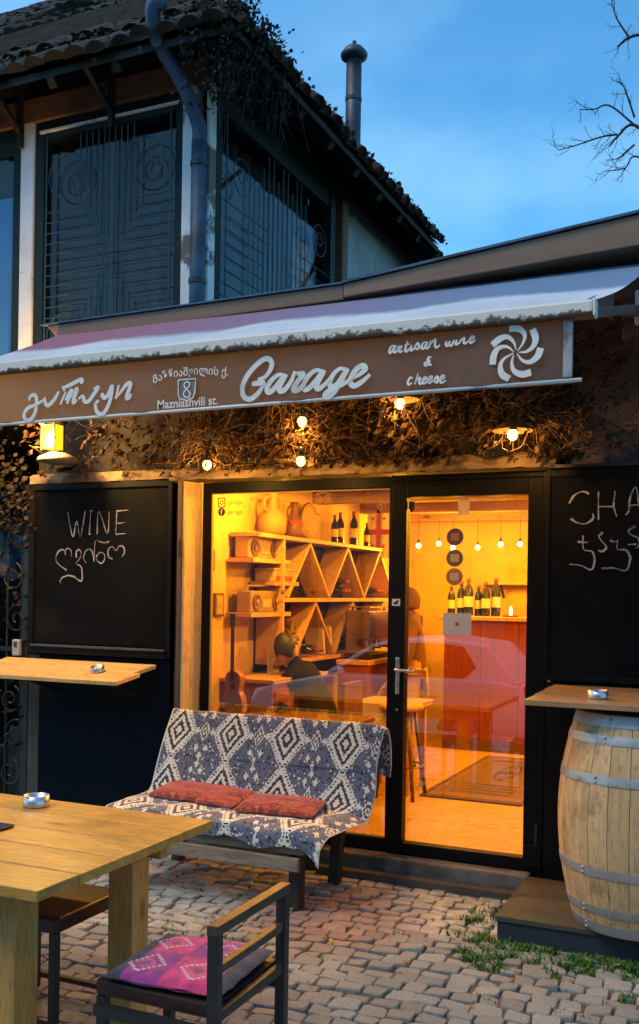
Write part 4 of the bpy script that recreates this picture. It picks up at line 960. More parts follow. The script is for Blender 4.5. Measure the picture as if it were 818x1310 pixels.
lx0, lx1, ly0, ly1, lz0, lz1 = -4.315, -4.205, -.305, -.195, 2.56, 2.72
part("glass", MB().box(lx0+.008,lx1-.008,ly0+.008,ly1-.008,lz0,lz1), LGL, lan)
lf = MB()
for xx in (lx0, lx1-.01):
    for yy in (ly0, ly1-.01): lf.box(xx,xx+.01,yy,yy+.01,lz0-.01,lz1+.01)
lf.box(lx0-.01,lx1+.01,ly0-.01,ly1+.01,lz1+.011,lz1+.03)
part("cage", lf, IRON, lan)
part("base", MB().lathe([(.02,2.46),(.06,2.465),(.14,2.48),(.13,2.505),(.06,2.54)], (-4.24,-.22,0), 22), pm("grey_lantern_dish", (.16,.14,.12), (.1,.09,.08), 8, .6), lan, smooth=True)
part("bracket", MB().tube([(-4.27,-.18,2.43),(-4.27,-.05,2.46),(-4.27,.0,2.5)], .015, 8), IRON, lan)
plight("lantern_light", (-4.26,-.40,2.62), 42, lan, .06, (1,.55,.14))

# ------------------------------------------------------------------ dry vine on the wall over the shop front
TWIG = pm("dry_twig", (.06,.03,.012), (.03,.016,.008), 30, .8, .001)
DLEAF = foliage("dry_leaf", (.085,.034,.011), (.018,.009,.005))
vine = thing("dry_vine", "tangled dry vine with brown leaves on the wall above the shop front", "vine", (-2.2,-.1,2.4))
rv = random.Random(17); vm_ = MB(); lf_ = MB(); straw = MB()  # straw: thin vine twigs, given the paler bulb-lit colour below
def stem(p, d, l, r, seg=9, leaves=True):
    pts = [p.copy()]; q = p.copy()
    for i in range(seg):
        d = (d + Vector((rv.gauss(0,.22),rv.gauss(0,.2),rv.gauss(0,.22)-.06))).normalized()
        q = q + d*l/seg; q.y = min(-.05, max(-.52, q.y)); q.z = max(2.4, min(3.1, q.z)); pts.append(q.copy())
        if leaves and rv.random() < .7: leaf(q, rv.uniform(.010,.028))
    (straw if r < .00151 else vm_).tube(pts, [r*(1-.6*i/seg) for i in range(seg+1)], 4)
def leaf(c, s):
    c = c + Vector((rv.gauss(0,.02),rv.gauss(0,.02)-.01,rv.gauss(0,.02)))
    a = Vector((rv.gauss(0,1),rv.gauss(0,1),rv.gauss(0,1))).normalized(); b = a.orthogonal().normalized(); d = a.cross(b)
    lf_.tri(c-b*s*1.3, c+d*s*.75, c+a*s*.3); lf_.tri(c+d*s*.75, c+b*s*1.2, c+a*s*.3); lf_.tri(c+b*s*1.2, c-d*s*.75, c+a*s*.3); lf_.tri(c-d*s*.75, c-b*s*1.3, c+a*s*.3)
for _ in range(520):
    x = rv.uniform(-3.35,-.75) if rv.random() < .8 else rv.gauss(-2.2,.35)
    stem(Vector((x, rv.uniform(-.3,-.06), rv.uniform(2.45,3.0))), Vector((rv.gauss(0,1), rv.gauss(0,.25), rv.gauss(0,.6))).normalized(), rv.uniform(.15,.6), rv.choice((.0016,.002,.003,.006)))
for bx, bz in ((-2.978,2.41),(-2.363,2.63),(-2.366,2.41),(-1.78,2.69),(-1.165,2.49)):   # nests of thin twigs round the bulbs
    for _ in range(64):
        a = rv.uniform(0,6.28); rr_ = rv.uniform(.05,.2)
        stem(Vector((bx+rr_*cos(a), -.40+rv.uniform(-.08,.16), bz+.06+abs(rr_*sin(a))*.8)), Vector((rv.gauss(0,1),rv.gauss(0,.3),rv.gauss(0,.7))).normalized(), rv.uniform(.15,.4), .0015, 8, rv.random() < .4)
for _ in range(70):   # to the right, thicker bare stems
    stem(Vector((rv.uniform(-1.0,.8), rv.uniform(-.16,-.06), rv.uniform(2.4,2.9))), Vector((rv.gauss(0,1),rv.gauss(0,.1),rv.gauss(0,.5))).normalized(), rv.uniform(.3,.8), rv.uniform(.002,.006), leaves=rv.random() < .2)
for _ in range(40):
    stem(Vector((rv.uniform(-4.5,-3.4), rv.uniform(-.2,-.06), rv.uniform(2.45,2.8))), Vector((rv.gauss(0,1),rv.gauss(0,.2),rv.gauss(0,.5))).normalized(), rv.uniform(.15,.4), .002)
part("fine_stems", straw, pm("bulb_lit_twig", (.34,.18,.05), (.2,.10,.03), 30, .7, 0), vine, kind='stuff'); part("stems", vm_, TWIG, vine, smooth=True, kind='stuff'); part("leaves", lf_, DLEAF, vine, kind='stuff')  # thin twigs round the bulbs: bulb glow painted in as a paler colour

# ------------------------------------------------------------------ gate on the far left, things behind it
gate = thing("iron_gate", "black wrought iron gate with scrolls at the far left by the chalkboard", "gate", (-5.1, -.02, 0))
for xx in (-5.55, -4.64): part("post", MB().box(xx-.03,xx+.03,-.05,.01,0,2.36), IRON, gate)
for zz in (.12, 1.0, 1.2, 2.28): part("rail", MB().box(-5.52,-4.67,-.03,-.008,zz,zz+.03), IRON, gate)
for k in range(7):
    xx = -5.45+k*.125; part("bar", MB().tube([(xx,-.02,.12),(xx,-.02,2.3)], .008, 6), IRON, gate)
def spiral(cx, cz, r, t, sg):
    pts = []
    for i in range(26):
        a = sg*(i/25*2*pi*t) + 1.2; q = r*(1-i/25*.8); pts.append((cx+q*cos(a), -.03, cz+q*sin(a)))
    part("scroll", MB().tube(pts, .007, 6), pm("iron_light", (.03,.03,.033)) if False else IRON, gate)
for k in range(3):
    for j, zz in enumerate((.35,.62,.86,1.42,1.72,2.02)): spiral(-5.36+k*.29+(.05 if j % 2 else 0), zz, .105, 1.5, 1 if (j+k) % 2 else -1)
ivg = MB(); ri = random.Random(31); pts = []
for _ in range(1500):
    xx = ri.uniform(-5.6,-4.6); zz = 2.05+abs(ri.gauss(0,.28)); pts.append((xx, -.05-ri.random()*.06, min(2.8,zz), .03))
for _ in range(420): pts.append((ri.uniform(-5.2,-4.58), -.05, ri.uniform(.5,2.1), .03))
leafcloud(ivg, pts, ri, .012, .028)
gi = solo("gate_ivy", ivg, foliage("dull_ivy", (.014,.013,.010), (.04,.026,.018)), "dark withered ivy over the top of the iron gate", "ivy", kind='stuff')
pad = thing("key_box", "small pale grey lock box on the gate beside the shelf", "lock box", (-4.69,-.08,1.19))
part("body", MB().box(-4.725,-4.66,-.085,-.052,1.17,1.285), pm("grey_plastic", (.42,.40,.38)), pad, bev=.008)
part("window", MB().box(-4.705,-4.68,-.089,-.086,1.235,1.27), DKS, pad)
rbm = pm("blue_plastic", (.015,.09,.26), (.012,.07,.2), 4, .35, .001)
rb_ = thing("water_barrel", "blue plastic water barrel standing behind the iron gate", "barrel", (-5.05,.9,0))
part("body", MB().lathe([(.22,0),(.27,.05),(.285,.3),(.29,.33),(.285,.36),(.285,.62),(.29,.65),(.285,.68),(.27,.92),(.24,.96)], (-5.05,.9,.55), 28), rbm, rb_, smooth=True)
part("stand", MB().box(-5.35,-4.75,.6,1.2,0,.548), STEPM, rb_); part("lid", MB().lathe([(.25,1.511),(.25,1.54),(.1,1.56)], (-5.05,.9,0), 24), rbm, rb_)
trp = thing("tarpaulin", "crumpled blue tarpaulin hung up high behind the gate", "tarpaulin", (-5.2,.7,1.7))
part("sheet", MB().grid(lambda u, v: (-6.0+1.3*u, .7+.07*sin(u*17+v*3)+.05*noise.noise(Vector((u*5,v*5,0))), 1.75+.42*v+.04*sin(u*11)), 40, 12), rbm, trp, smooth=True)

# ------------------------------------------------------------------ bench with blanket and cushions
WEATH = wood("weathered_slat", (.26,.19,.13), (.16,.115,.08), 'x', .7, dirt=(.09,.07,.05))
bench = thing("slatted_bench", "weathered slatted wooden bench under the patterned blanket by the window", "bench", (-2.65,-.5,0))
BX0, BX1 = -3.29, -2.10
for k in range(5): part("seat_slat", MB().box(BX0,BX1,-.84+.092*k,-.84+.092*k+.075,.385,.415), WEATH, bench, bev=.005)
for k in range(4):
    zz = .50+.1*k; yy = -.325+.045*k; part("back_slat", MB().box(BX0,BX1,yy,yy+.022,zz,zz+.075), WEATH, bench, bev=.004)
part("front_rail", MB().box(BX0-.02,BX1+.0,-.868,-.845,.295,.375), WEATH, bench, bev=.005)
part("lower_rail", MB().box(BX0-.02,BX1-.02,-.90,-.87,.215,.285), WEATH, bench, bev=.005)
DLEG = wood("dark_bench_leg", (.025,.018,.014), (.016,.012,.01), 'z', .7)
for xx in (BX0+.05, BX1-.10):
    part("leg", MB().box(xx,xx+.06,-.84,-.76,0,.384), DLEG, bench, bev=.004); part("leg", MB().beam((xx+.03,-.30,0),(xx+.03,-.16,.88),.06,.07,(0,1,0)), DLEG, bench, bev=.004)
    part("side_rail", MB().box(xx+.005,xx+.055,-.758,-.32,.30,.37), DLEG, bench)
prof = [(-.10,.60),(-.12,.78),(-.155,.885),(-.185,.897),(-.215,.875),(-.30,.68),(-.375,.50),(-.41,.445),(-.46,.428),(-.60,.43),(-.78,.43),(-.86,.425),(-.885,.40),(-.892,.35)]
pc = catmull([Vector((a, b)) for a, b in prof], 6); cum = [0]
for a, b in zip(pc, pc[1:]): cum.append(cum[-1]+(b-a).length)
TOT = cum[-1]
def along(s):
    for i in range(len(pc)-1):
        if s <= cum[i+1]: 
            t = (s-cum[i])/(cum[i+1]-cum[i]); return pc[i]+(pc[i+1]-pc[i])*t
    return pc[-1]
CR, NV, GY, BR_ = (.70,.65,.55), (.035,.04,.065), (.125,.135,.18), (.05,.04,.04)
def kilim(u, v):
    """u, v in metres on the cloth"""
    px, pv = .375, .345
    q = .0088
    u = round(u/q)*q; v = round(v/q)*q
    a = (u/px) % 1.0 - .5; b = (v/pv) % 1.0 - .5
    e = abs(a)/.29 + abs(b)/.49
    if e < 1:
        k = e*5
        return (CR, BR_, CR, (.05,.045,.05), CR)[min(4, int(k))]
    st = abs(a)/.345 + abs(b)/.585
    if st < 1.0: return NV if st < .93 and int(round(v/q)) % 2 == 0 else CR
    a2 = (u/px+.5) % 1.0 - .5; b2 = b
    e2 = abs(a2)/.105 + abs(b2)/.19
    if e2 < 1: return ((.28,.10,.07), CR, BR_, CR)[min(3, int(e2*4))]
    for (sx, sz) in ((.15,.0),(-.15,.0),(.09,.30),(-.09,.30),(.09,-.30),(-.09,-.30),(0,.43),(0,-.43)):
        if abs(a2-sx)/.045 + abs(b2-sz)/.075 < 1: return CR
    h = math.sin(round(u/q)*12.9898+round(v/q)*78.233)*43758.5453; h -= math.floor(h)
    return CR if h < .035 else (NV if h < .2 else GY)
bk = MB(); NU, NV_ = 330, 250
rk = random.Random(2)
def cloth(u, v):
    s = v*TOT; p = along(s); front = max(0, (v-.72)/.28)
    # the cloth is pulled a little askew: left edge leans out, right front corner droops
    xl = -3.335 + .015*sin(v*9) - .0*front - .03*max(0, v-.55)
    xr = -1.915 - .10*max(0, v-.5)*2 + .012*sin(v*13)
    x = xl+(xr-xl)*u
    y, z = p.x, p.y
    droop = max(0, (u-.93)/.07)
    if v < .55: z -= .05*droop**2*(.3+v); 
    else: z -= .06*droop**1.5*(.6+front*.5)
    z += .008*sin(u*31+v*7)*max(.2, front)+.010*max(0, noise.noise(Vector((u*11+v*4, v*9, 0))))*(v > .5)+.004*noise.noise(Vector((u*9, v*7, 0)))
    if front > .55: z -= (front-.55)*.09*(u**2)+(front-.55)*.03*sin(u*19)
    if .06 < v < .45: y += .012*noise.noise(Vector((u*5, v*6, 3)))-.004; 
    y -= .010*noise.noise(Vector((u*6, v*4, 9)))*front
    return (x, y, z+.004)
bk.grid(cloth, NU, NV_)
for f in bk.f:
    i = f[0]; uu = (i % (NU+1))/NU; vv = (i//(NU+1))/NV_
    c = kilim(uu*1.42+.10, vv*TOT*1.0+.05)
    if uu < .006 or uu > .994: c = CR
    bk.c.append(c)
solo("kilim_blanket", bk, tonemat("kilim_weave"), "grey and cream diamond patterned blanket draped over the bench", "blanket", smooth=True, loc=(-2.62,-.5,.43))
bo = bpy.data.objects["kilim_blanket"]; sm = bo.modifiers.new("thickness", 'SOLIDIFY'); sm.thickness = .006; sm.offset = 1
def cushion(name, x, y, z, w, d, h, rz, tx, label, fn, group=None):
    mb = MB(); n = 34
    def top(sgn):
        def f(u, v):
            a, b = u*2-1, v*2-1
            t = max(0, (1-abs(a)**2.6)*(1-abs(b)**2.6))**.42
            sx = 1 - .05*(1-abs(b)**2); sy = 1 - .06*(1-abs(a)**2)
            zz = sgn*h/2*t + .006*noise.noise(Vector((a*3+x*9, b*3, sgn)))
            return (a*w/2*(2-sx if False else 1)*(1-.05*(1-b*b)*0), b*d/2, zz)
        return f
    mb.grid(top(1), n, n); k = len(mb.f); mb.grid(lambda u, v: top(-1)(1-u, v), n, n)
    for j, f in enumerate(mb.f):
        i = f[0] % ((n+1)**2); uu = (i % (n+1))/n; vv = (i//(n+1))/n
        mb.c.append(fn(uu if j < k else 1-uu, vv))
    o = bpy.data.objects.new(name, mb.mesh(name, None, True)); COL.objects.link(o); o.location = (x,y,z); o.rotation_euler = (tx,0,rz)
    o.data.materials.append(tonemat(name+"_cloth", .85, 160)); return tag(o, label, "cushion", group)
def redc(u, v):
    h = noise.noise(Vector((u*5, v*5, 1))); g_ = noise.noise(Vector((u*16, v*16, 4)))
    if g_ > .28: return (.34,.11,.065)
    return (.29,.042,.03) if h > -.1 else (.18,.028,.024)
cushion("seat_cushion", -2.93,-.505,.468, .60,.26,.075, -.10, .16, "flat dark red cushion on the left half of the bench", redc)
cushion("seat_cushion", -2.39,-.56,.464, .46,.27,.08, .10, .12, "smaller red cushion pinched in the middle on the right of the bench", redc)

# ------------------------------------------------------------------ table, stool, chair
TBL = wood("table_pine", (.60,.37,.13), (.46,.265,.085), 'y', .38, dirt=(.30,.17,.06), dirt_amt=(.6,.8), vary=.14)
TBLX = wood("table_pine_x", (.60,.32,.07), (.44,.21,.04), 'x', .38, dirt=(.24,.125,.035), dirt_amt=(.50,.74), vary=.16)
table = thing("pine_table", "honey-coloured wooden plank table with thick legs in the left foreground", "table", (-2.9,-2.62,0))
tz0, tz1 = .725, .76
yb = [-2.115, -2.315, -2.52, -2.72, -2.925, -3.125]
for k in range(5):
    part("plank", MB().box(-3.85, -1.912-R.uniform(0,.004), yb[k+1]+.0018, yb[k]-.0018, tz0, tz1-R.uniform(0,.0015)), TBLX, table, bev=.003)
LEGM = wood("table_leg_pine", (.56,.31,.085), (.40,.205,.05), 'z', .5)
for (lx, ly) in ((-2.22,-2.36),(-2.22,-2.99),(-3.75,-2.33),(-3.75,-2.99)):
    part("leg", MB().box(lx,lx+.11,ly,ly+.11,0,tz0-.001), LEGM, table, bev=.005)
part("apron", MB().box(-2.205,-2.17,-2.88,-2.36,.62,.724), LEGM, table, bev=.003)
part("apron", MB().box(-3.64,-2.22,-2.31,-2.28,.62,.724), LEGM, table, bev=.003); part("apron", MB().box(-3.64,-2.22,-2.95,-2.92,.62,.724), LEGM, table, bev=.003)
part("apron_end", MB().box(-2.11,-2.02,-2.31,-2.27,.64,.72), LEGM, table, bev=.003)
ashtray((-2.665,-2.245,.761), "wide round metal ashtray on the far edge of the pine table", .052, .045)
bxm = thing("phone", "small dark phone lying flat at the left edge of the table", "phone", (-2.6,-2.6,.761))
part("body", MB().box(-2.64,-2.50,-2.63,-2.555,.761,.771), IRON, bxm, bev=.004); part("screen", MB().box(-2.632,-2.508,-2.624,-2.561,.7712,.7722), pm("phone_screen", (.05,.09,.14), (.03,.05,.09), 4, .15, 0), bxm)
SEATW = pm("dark_red_brown_leather", (.035,.012,.010), (.022,.008,.007), 12, .38, .001)
stl = thing("dark_stool", "dark square stool with black metal legs pushed under the pine table", "stool", (-2.52,-2.38,0))
sx0, sx1, sy0, sy1 = -2.72, -2.285, -2.58, -2.17
part("seat", MB().box(sx0,sx1,sy0,sy1,.40,.455), SEATW, stl, bev=.008)
for xx in (sx0+.004, sx1-.034):
    for yy in (sy0+.004, sy1-.034): part("leg", MB().box(xx,xx+.03,yy,yy+.03,0,.399), IRON, stl, bev=.002)
for yy in (sy0+.01, sy1-.03): part("stretcher", MB().box(sx0+.035,sx1-.035,yy,yy+.02,.05,.07), IRON, stl)
chair = thing("low_chair", "black metal framed low chair with dark seat in the front foreground", "chair", (-1.6,-2.8,0))
cx0, cx1, cy0, cy1 = -1.85, -1.385, -2.985, -2.515
part("seat", MB().box(cx0,cx1-.036,cy0+.06,cy1-.005,.395,.445), SEATW, chair, bev=.01)
zt = .665
for yy in (cy0, cy1-.034):
    part("leg", MB().box(cx1-.034,cx1,yy,yy+.034,0,zt-.001 if yy == cy0 else zt-.001), IRON, chair, bev=.002)
    part("leg", MB().box(cx0+.004,cx0+.036,yy+(.06 if yy == cy0 else 0),yy+.032+(.06 if yy == cy0 else 0),0,.394), IRON, chair, bev=.002)
    part("seat_rail", MB().box(cx0+.037,cx1-.036,yy+.002,yy+.03,.36,.393), IRON, chair)
BRTOP = pm("brown_rail", (.07,.05,.035), (.035,.028,.022), 10, .4, .001)  # top and middle rails are browner than the rest of the frame
part("top_rail", MB().box(cx1-.036,cx1+.002,cy0-.002,cy1+.002,zt,zt+.03), BRTOP, chair, bev=.003)
part("mid_rail", MB().box(cx1-.03,cx1-.004,cy0+.035,cy1-.035,.548,.573), BRTOP, chair, bev=.003)
part("back_rail", MB().box(cx1-.03,cx1-.004,cy0+.035,cy1-.035,.41,.44), IRON, chair, bev=.003)
def pinkc(u, v):
    a, b = abs((u*2.2) % 1-.5), abs((v*2.2) % 1-.5); e = a+b
    zone = (int(u*2.2)+int(v*2.2)) % 2
    if .30 < e < .36: return (.62,.40,.42)
    if e < .10: return (.10,.08,.16)
    base = (.62,.05,.17) if zone else (.30,.04,.20)
    if .16 < e < .22: return (.55,.12,.20)
    n_ = noise.noise(Vector((u*13, v*13, 2)))
    if u < .14 or u > .88: return (.05,.045,.07)
    return (base[0]*(1+.4*n_), base[1]*(1+.4*n_), base[2]*(1+.4*n_))
cushion("chair_cushion", -1.62,-2.735,.468, .40,.40,.055, .06, .0, "pink and purple kilim cushion on the low black chair", pinkc)

# ------------------------------------------------------------------ barrel on its platform
OAK = wood("barrel_oak", (.68,.43,.20), (.52,.315,.14), 'z', .55, knots=False, dirt=(.17,.10,.055), dirt_amt=(.56,.72), vary=.1)
HOOP = pm("galvanised_hoop", (.50,.49,.48), (.34,.33,.33), 9, .5, .001, metal=.6, dirt=(.2,.17,.14), dirt_amt=(.58,.68))
deck = thing("platform", "low dark wooden platform with worn top under the barrel", "platform", (-.3,-.4,0))
DK = wood("platform_board", (.085,.062,.042), (.05,.038,.028), 'x', .75, dirt=(.05,.055,.03), dirt_amt=(.5,.62)); DKF = pm("dark_blue_platform_front", (.012,.02,.032), (.02,.026,.036), 6, .6, .002)
for k in range(4): part("board", MB().box(-1.125,.9,-.80+.18*k,-.80+.18*k+.1775,.095,.122), DK, deck, bev=.004)
part("front_board", MB().box(-1.115,.9,-.79,-.765,-.02,.094), DKF, deck, bev=.003); part("side_board", MB().box(-1.115,-1.09,-.764,-.09,-.02,.094), DKF, deck, bev=.003)
BC = (-.50,-.58); bz0, bz1 = .123, 1.115
barrel = thing("oak_barrel", "large oak wine barrel with galvanised hoops under the right shelf", "barrel", (BC[0],BC[1],bz0))
def brad(z):
    t = (z-bz0)/(bz1-bz0)*2-1; return .285+.085*(1-t*t)**1.0
NS = 24
for k in range(NS):
    a0, a1 = 2*pi*k/NS+.004, 2*pi*(k+1)/NS-.004; mb = MB(); H = 14
    ja = rv.uniform(-.0015,.0015)
    for i in range(H+1):
        z = bz0+(bz1-bz0)*i/H; r = brad(z)+ja
        for a in (a0, (a0+a1)/2, a1):
            rr_ = r if a != (a0+a1)/2 else r
            mb.v.append((BC[0]+rr_*cos(a), BC[1]+rr_*sin(a), z))
        for a in (a0, a1): mb.v.append((BC[0]+(r-.028)*cos(a), BC[1]+(r-.028)*sin(a), z))
    for i in range(H):
        b = i*5; c = b+5
        mb.f += [(b,b+1,c+1,c),(b+1,b+2,c+2,c+1),(b+2,b+4,c+4,c+2),(b+4,b+3,c+3,c+4),(b+3,b,c,c+3)]
    mb.f += [(3,4,2,1,0), tuple(H*5+q for q in (0,1,2,4,3))]
    part("stave", mb, OAK, barrel, smooth=False)
def hoop(z, w):
    mb = MB(); n = 56
    pr = [(brad(z-w/2)+.0035, z-w/2), (brad(z)+.0045, z), (brad(z+w/2)+.0035, z+w/2)]
    mb.lathe(pr + [(r-.004, zz) for r, zz in reversed(pr)] + [pr[0]], (BC[0],BC[1],0), n, cap=False)
    o = part("hoop", mb, HOOP, barrel, smooth=True)
    e = o.modifiers.new("es", 'EDGE_SPLIT'); e.split_angle = radians(40)
for zz, ww in ((1.088,.05),(1.005,.04),(.83,.042),(.415,.042),(.235,.04),(.15,.05)):
    for dz in (-.011, .011):
        a = -2.35+zz*.4; r_ = brad(zz)+.005; part("rivet", MB().sphere((BC[0]+r_*cos(a), BC[1]+r_*sin(a), zz+dz), .007, 8, 6), HOOP, barrel, smooth=True)
for z, w in ((1.088,.05),(1.005,.04),(.83,.042),(.415,.042),(.235,.04),(.15,.05)): hoop(z, w)
part("head", MB().lathe([(.262,1.085),(.262,1.1)], (BC[0],BC[1],0), 40), OAK, barrel)
# ================================================================== inside the shop
OCH = pm("ochre_plaster", (.62,.42,.15), (.50,.32,.10), 2.2, .8, .01, fine=14)
OCH2 = pm("ochre_ceiling", (.50,.33,.15), (.42,.27,.12), 2.2, .85, .006)
FLO = pm("worn_floor", (.52,.31,.09), (.46,.27,.075), 3, .5, .001, dirt=(.38,.21,.06), dirt_amt=(.55,.85))
part("inside_left_wall", MB().box(-3.45,-3.38,.10,4.7,.1,2.55), OCH, shop)
part("inside_back_wall", MB().box(-3.4,2.8,4.6,4.7,.1,2.55), OCH, shop)
part("inside_right_wall", MB().box(.6,.7,.25,4.6,.1,2.55), OCH, shop)
part("inside_front_wall", MB().box(-1.05,.7,.255,.3,.1,2.55), OCH, shop)
part("ceiling", MB().box(-3.4,.7,.10,4.6,2.50,2.56), OCH2, shop)
for k in range(4): part("ceiling_beam", MB().box(-3.38,.6,.9+k*1.05,1.03+k*1.05,2.38,2.499), wood("beam_wood", (.34,.19,.08), (.24,.13,.055), 'x', .7), shop)
struct("shop_floor", MB().box(-3.4,.7,.07,4.6,.08,.168), FLO)
SHW = wood("shelf_pine", (.60,.36,.14), (.46,.26,.09), 'y', .55)
BACKP = pm("maroon_backing", (.030,.010,.018), (.02,.007,.013), 4, .7, .002)
unit = thing("wine_shelving", "pine wall shelving with zigzag triangular wine racks inside the window", "shelving", (-3.3,2.1,1.0))
part("backing", MB().box(-3.378,-3.365,.95,3.6,.95,2.05), BACKP, unit)
for z in (2.055, 1.60, 1.14): part("shelf", MB().box(-3.364,-3.14,.55 if z > 2 else .95,3.62,z-.03,z), SHW, unit, bev=.003)
for (za, zb, ph) in ((1.60,2.025,0.0),(1.14,1.57,.12)):
    y = 1.05+ph; up = True
    for k in range(7):
        y2 = y+.38
        if y2 > 3.6: break
        a, b = (za+.006, zb-.006) if up else (zb-.006, za+.006)
        part("rack_board", MB().beam((-3.25,y,a),(-3.25,y2,b),.2,.022,(0,0,1)), SHW, unit); y, up = y2, not up
    part("side_board", MB().box(-3.364,-3.145,.955,.98,za+.001,zb), SHW, unit)
BOT = pm("dark_bottle_glass", (.012,.02,.012), (.02,.016,.012), 10, .12, 0); BOTL = pm("bottle_label", (.6,.5,.34), (.5,.4,.25), 20, .6, 0); CAPM = pm("red_capsule", (.28,.04,.03))
def bottle_meshes():
    g_ = MB().lathe([(.034,0),(.037,.01),(.037,.19),(.030,.215),(.0145,.245),(.0135,.29),(.016,.292),(.016,.30)], n=14).mesh("glass", None, True); g_.materials.append(BOT)
    l_ = MB().lathe([(.0376,.07),(.0376,.15)], n=14, cap=False).mesh("label", None, True); l_.materials.append(BOTL)
    c_ = MB().lathe([(.0155,.258),(.0168,.301),(.001,.3015)], n=12).mesh("capsule", None, True); c_.materials.append(CAPM)
    return g_, l_, c_
BG, BL, BCp = bottle_meshes()
def bottle(loc, label, s=1.0, rot=(0,0,0), grp=None):
    t = bpy.data.objects.new("wine_bottle", None); COL.objects.link(t); t.location = loc; t.rotation_euler = rot; t.scale = (s,s,s); tag(t, label, "bottle", grp)
    for n_, me in (("glass", BG), ("paper_label", BL), ("capsule", BCp)):
        o = bpy.data.objects.new(n_, me); COL.objects.link(o); o.parent = t
    return t
bottle((-3.24,2.52,2.056), "dark wine bottle standing alone on the top shelf inside the window", 1.0)
bottle((-3.22,3.55,1.602), "dark wine bottle at the right end of the middle shelf", 1.0)
for k, (y, z) in enumerate(((1.98,1.66),(2.06,1.66),(2.02,1.735),(2.74,1.66),(2.82,1.66),(1.45,1.20),(1.53,1.20),(2.2,1.20),(2.28,1.20))):
    bottle((-3.36,y,z), "wine bottle lying on its side in a triangular rack inside", .95, (0,pi/2,0), "bottles lying in the zigzag racks")
GLS = glassmat("wine_glass_glass", .06)
def wineglass(loc, label, grp=None, s=1.0, nm="wine_glass"):
    t = thing(nm, label, "glass", loc, group=grp); x, y, z = loc
    part("bowl", MB().lathe([(.004*s,z+.085*s),(.028*s,z+.10*s),(.036*s,z+.135*s),(.031*s,z+.185*s)], (x,y,0), 16, cap=False), GLS, t, smooth=True)
    part("stem", MB().lathe([(.032*s,z),(.03*s,z+.004),(.004*s,z+.012),(.0035*s,z+.085*s)], (x,y,0), 14), GLS, t, smooth=True)
    return t
for k in range(5): wineglass((-3.19,1.42+k*.085,1.6005), "clear stem glass in the row on the middle shelf", "row of glasses on the middle shelf", .55)
# jugs and things on the top shelf
CLAY = pm("ochre_clay", (.44,.22,.08), (.34,.16,.055), 5, .6, .003); CLAY2 = pm("dark_clay", (.16,.06,.03), (.11,.045,.025), 6, .5, .003)
jug = thing("clay_jug", "large round ochre clay jug with two loop handles on the top shelf", "jug", (-3.24,.95,2.056))
jx, jy, jz = -3.24, .95, 2.056
part("body", MB().lathe([(.075,jz),(.10,jz+.02),(.105,jz+.10),(.09,jz+.15),(.045,jz+.20),(.03,jz+.24),(.03,jz+.29),(.042,jz+.31)], (jx,jy,0), 26), CLAY, jug, smooth=True)
for s_ in (-1, 1): part("handle", MB().tube(catmull([(jx,jy+s_*.07,jz+.165),(jx,jy+s_*.125,jz+.19),(jx,jy+s_*.12,jz+.26),(jx,jy+s_*.035,jz+.275)], 5), .010, 8), CLAY, jug, smooth=True)
pit = thing("clay_pitcher", "dark slender clay pitcher beside the large jug on the top shelf", "pitcher", (-3.22,1.28,2.056))
part("body", MB().lathe([(.06,jz),(.08,jz+.03),(.06,jz+.12),(.028,jz+.19),(.024,jz+.24),(.035,jz+.27)], (-3.22,1.28,0), 20), CLAY2, pit, smooth=True)
part("handle", MB().tube(catmull([(-3.22,1.20,jz+.10),(-3.22,1.16,jz+.2),(-3.22,1.25,jz+.25)], 5), .009, 8), CLAY2, pit, smooth=True)
part("red_stripe", MB().lathe([(.0665,jz+.10),(.056,jz+.13)], (-3.22,1.28,0), 20, cap=False), pm("bright_red", (.5,.05,.02)), pit)
dsc = thing("round_tray", "round woven tray leaning on the top shelf between pitcher and bottle", "tray", (-3.25,1.68,2.056))
part("disc", MB().lathe([(.14,-3.30),(.15,-3.285),(.145,-3.27),(.05,-3.262),(.001,-3.26)], (0,1.68,2.206), 30, 'x'), pm("straw", (.52,.33,.13), (.42,.25,.09), 25, .8, .004), dsc, smooth=True)
part("rim", MB().tube([(-3.285, 1.68+.15*cos(2*pi*k/30), 2.206+.15*sin(2*pi*k/30)) for k in range(30)], .008, 6, closed=True), CLAY2, dsc)
def boombox(loc, label, col, n_sp):
    t = thing("cassette_radio", label, "radio", loc); x, y, z = loc
    m_ = pm("radio_case", col, tuple(q*.7 for q in col), 8, .45, .001)
    part("body", MB().box(x-.06,x+.05,y-.24,y+.24,z,z+.15), m_, t, bev=.008)
    for yy in ((-.15,.15) if n_sp == 2 else (-.15,.15)):
        s_ = part("speaker", MB().lathe([(.058,x+.05),(.058,x+.060),(.05,x+.062),(.02,x+.054),(.001,x+.054)], (0,y+yy,z+.07), 20, 'x'), CLAY2, t, smooth=False)
        part("cone", MB().lathe([(.022,x+.062),(.01,x+.07)], (0,y+yy,z+.07), 12, 'x'), pm("cone_grey", (.3,.2,.12)), s_)
    part("deck", MB().box(x+.051,x+.057,y-.065,y+.065,z+.03,z+.09), pm("deck_silver", (.5,.36,.2)), t, bev=.003)
    part("handle", MB().tube([(x,y-.2,z+.15),(x,y-.19,z+.185),(x,y+.19,z+.185),(x,y+.2,z+.15)], .008, 8), m_, t)
    return t
boombox((-3.27,.80,1.88), "silver cassette radio hung under the top shelf", (.42,.27,.13), 2)
part("shelf", MB().box(-3.36,-3.16,.52,1.1,1.848,1.878), SHW, unit)
boombox((-3.25,.80,1.50), "yellowish cassette radio with two round speakers on the middle left shelf", (.34,.22,.07), 2)
part("shelf", MB().box(-3.36,-3.16,.5,1.12,1.468,1.498), SHW, unit)
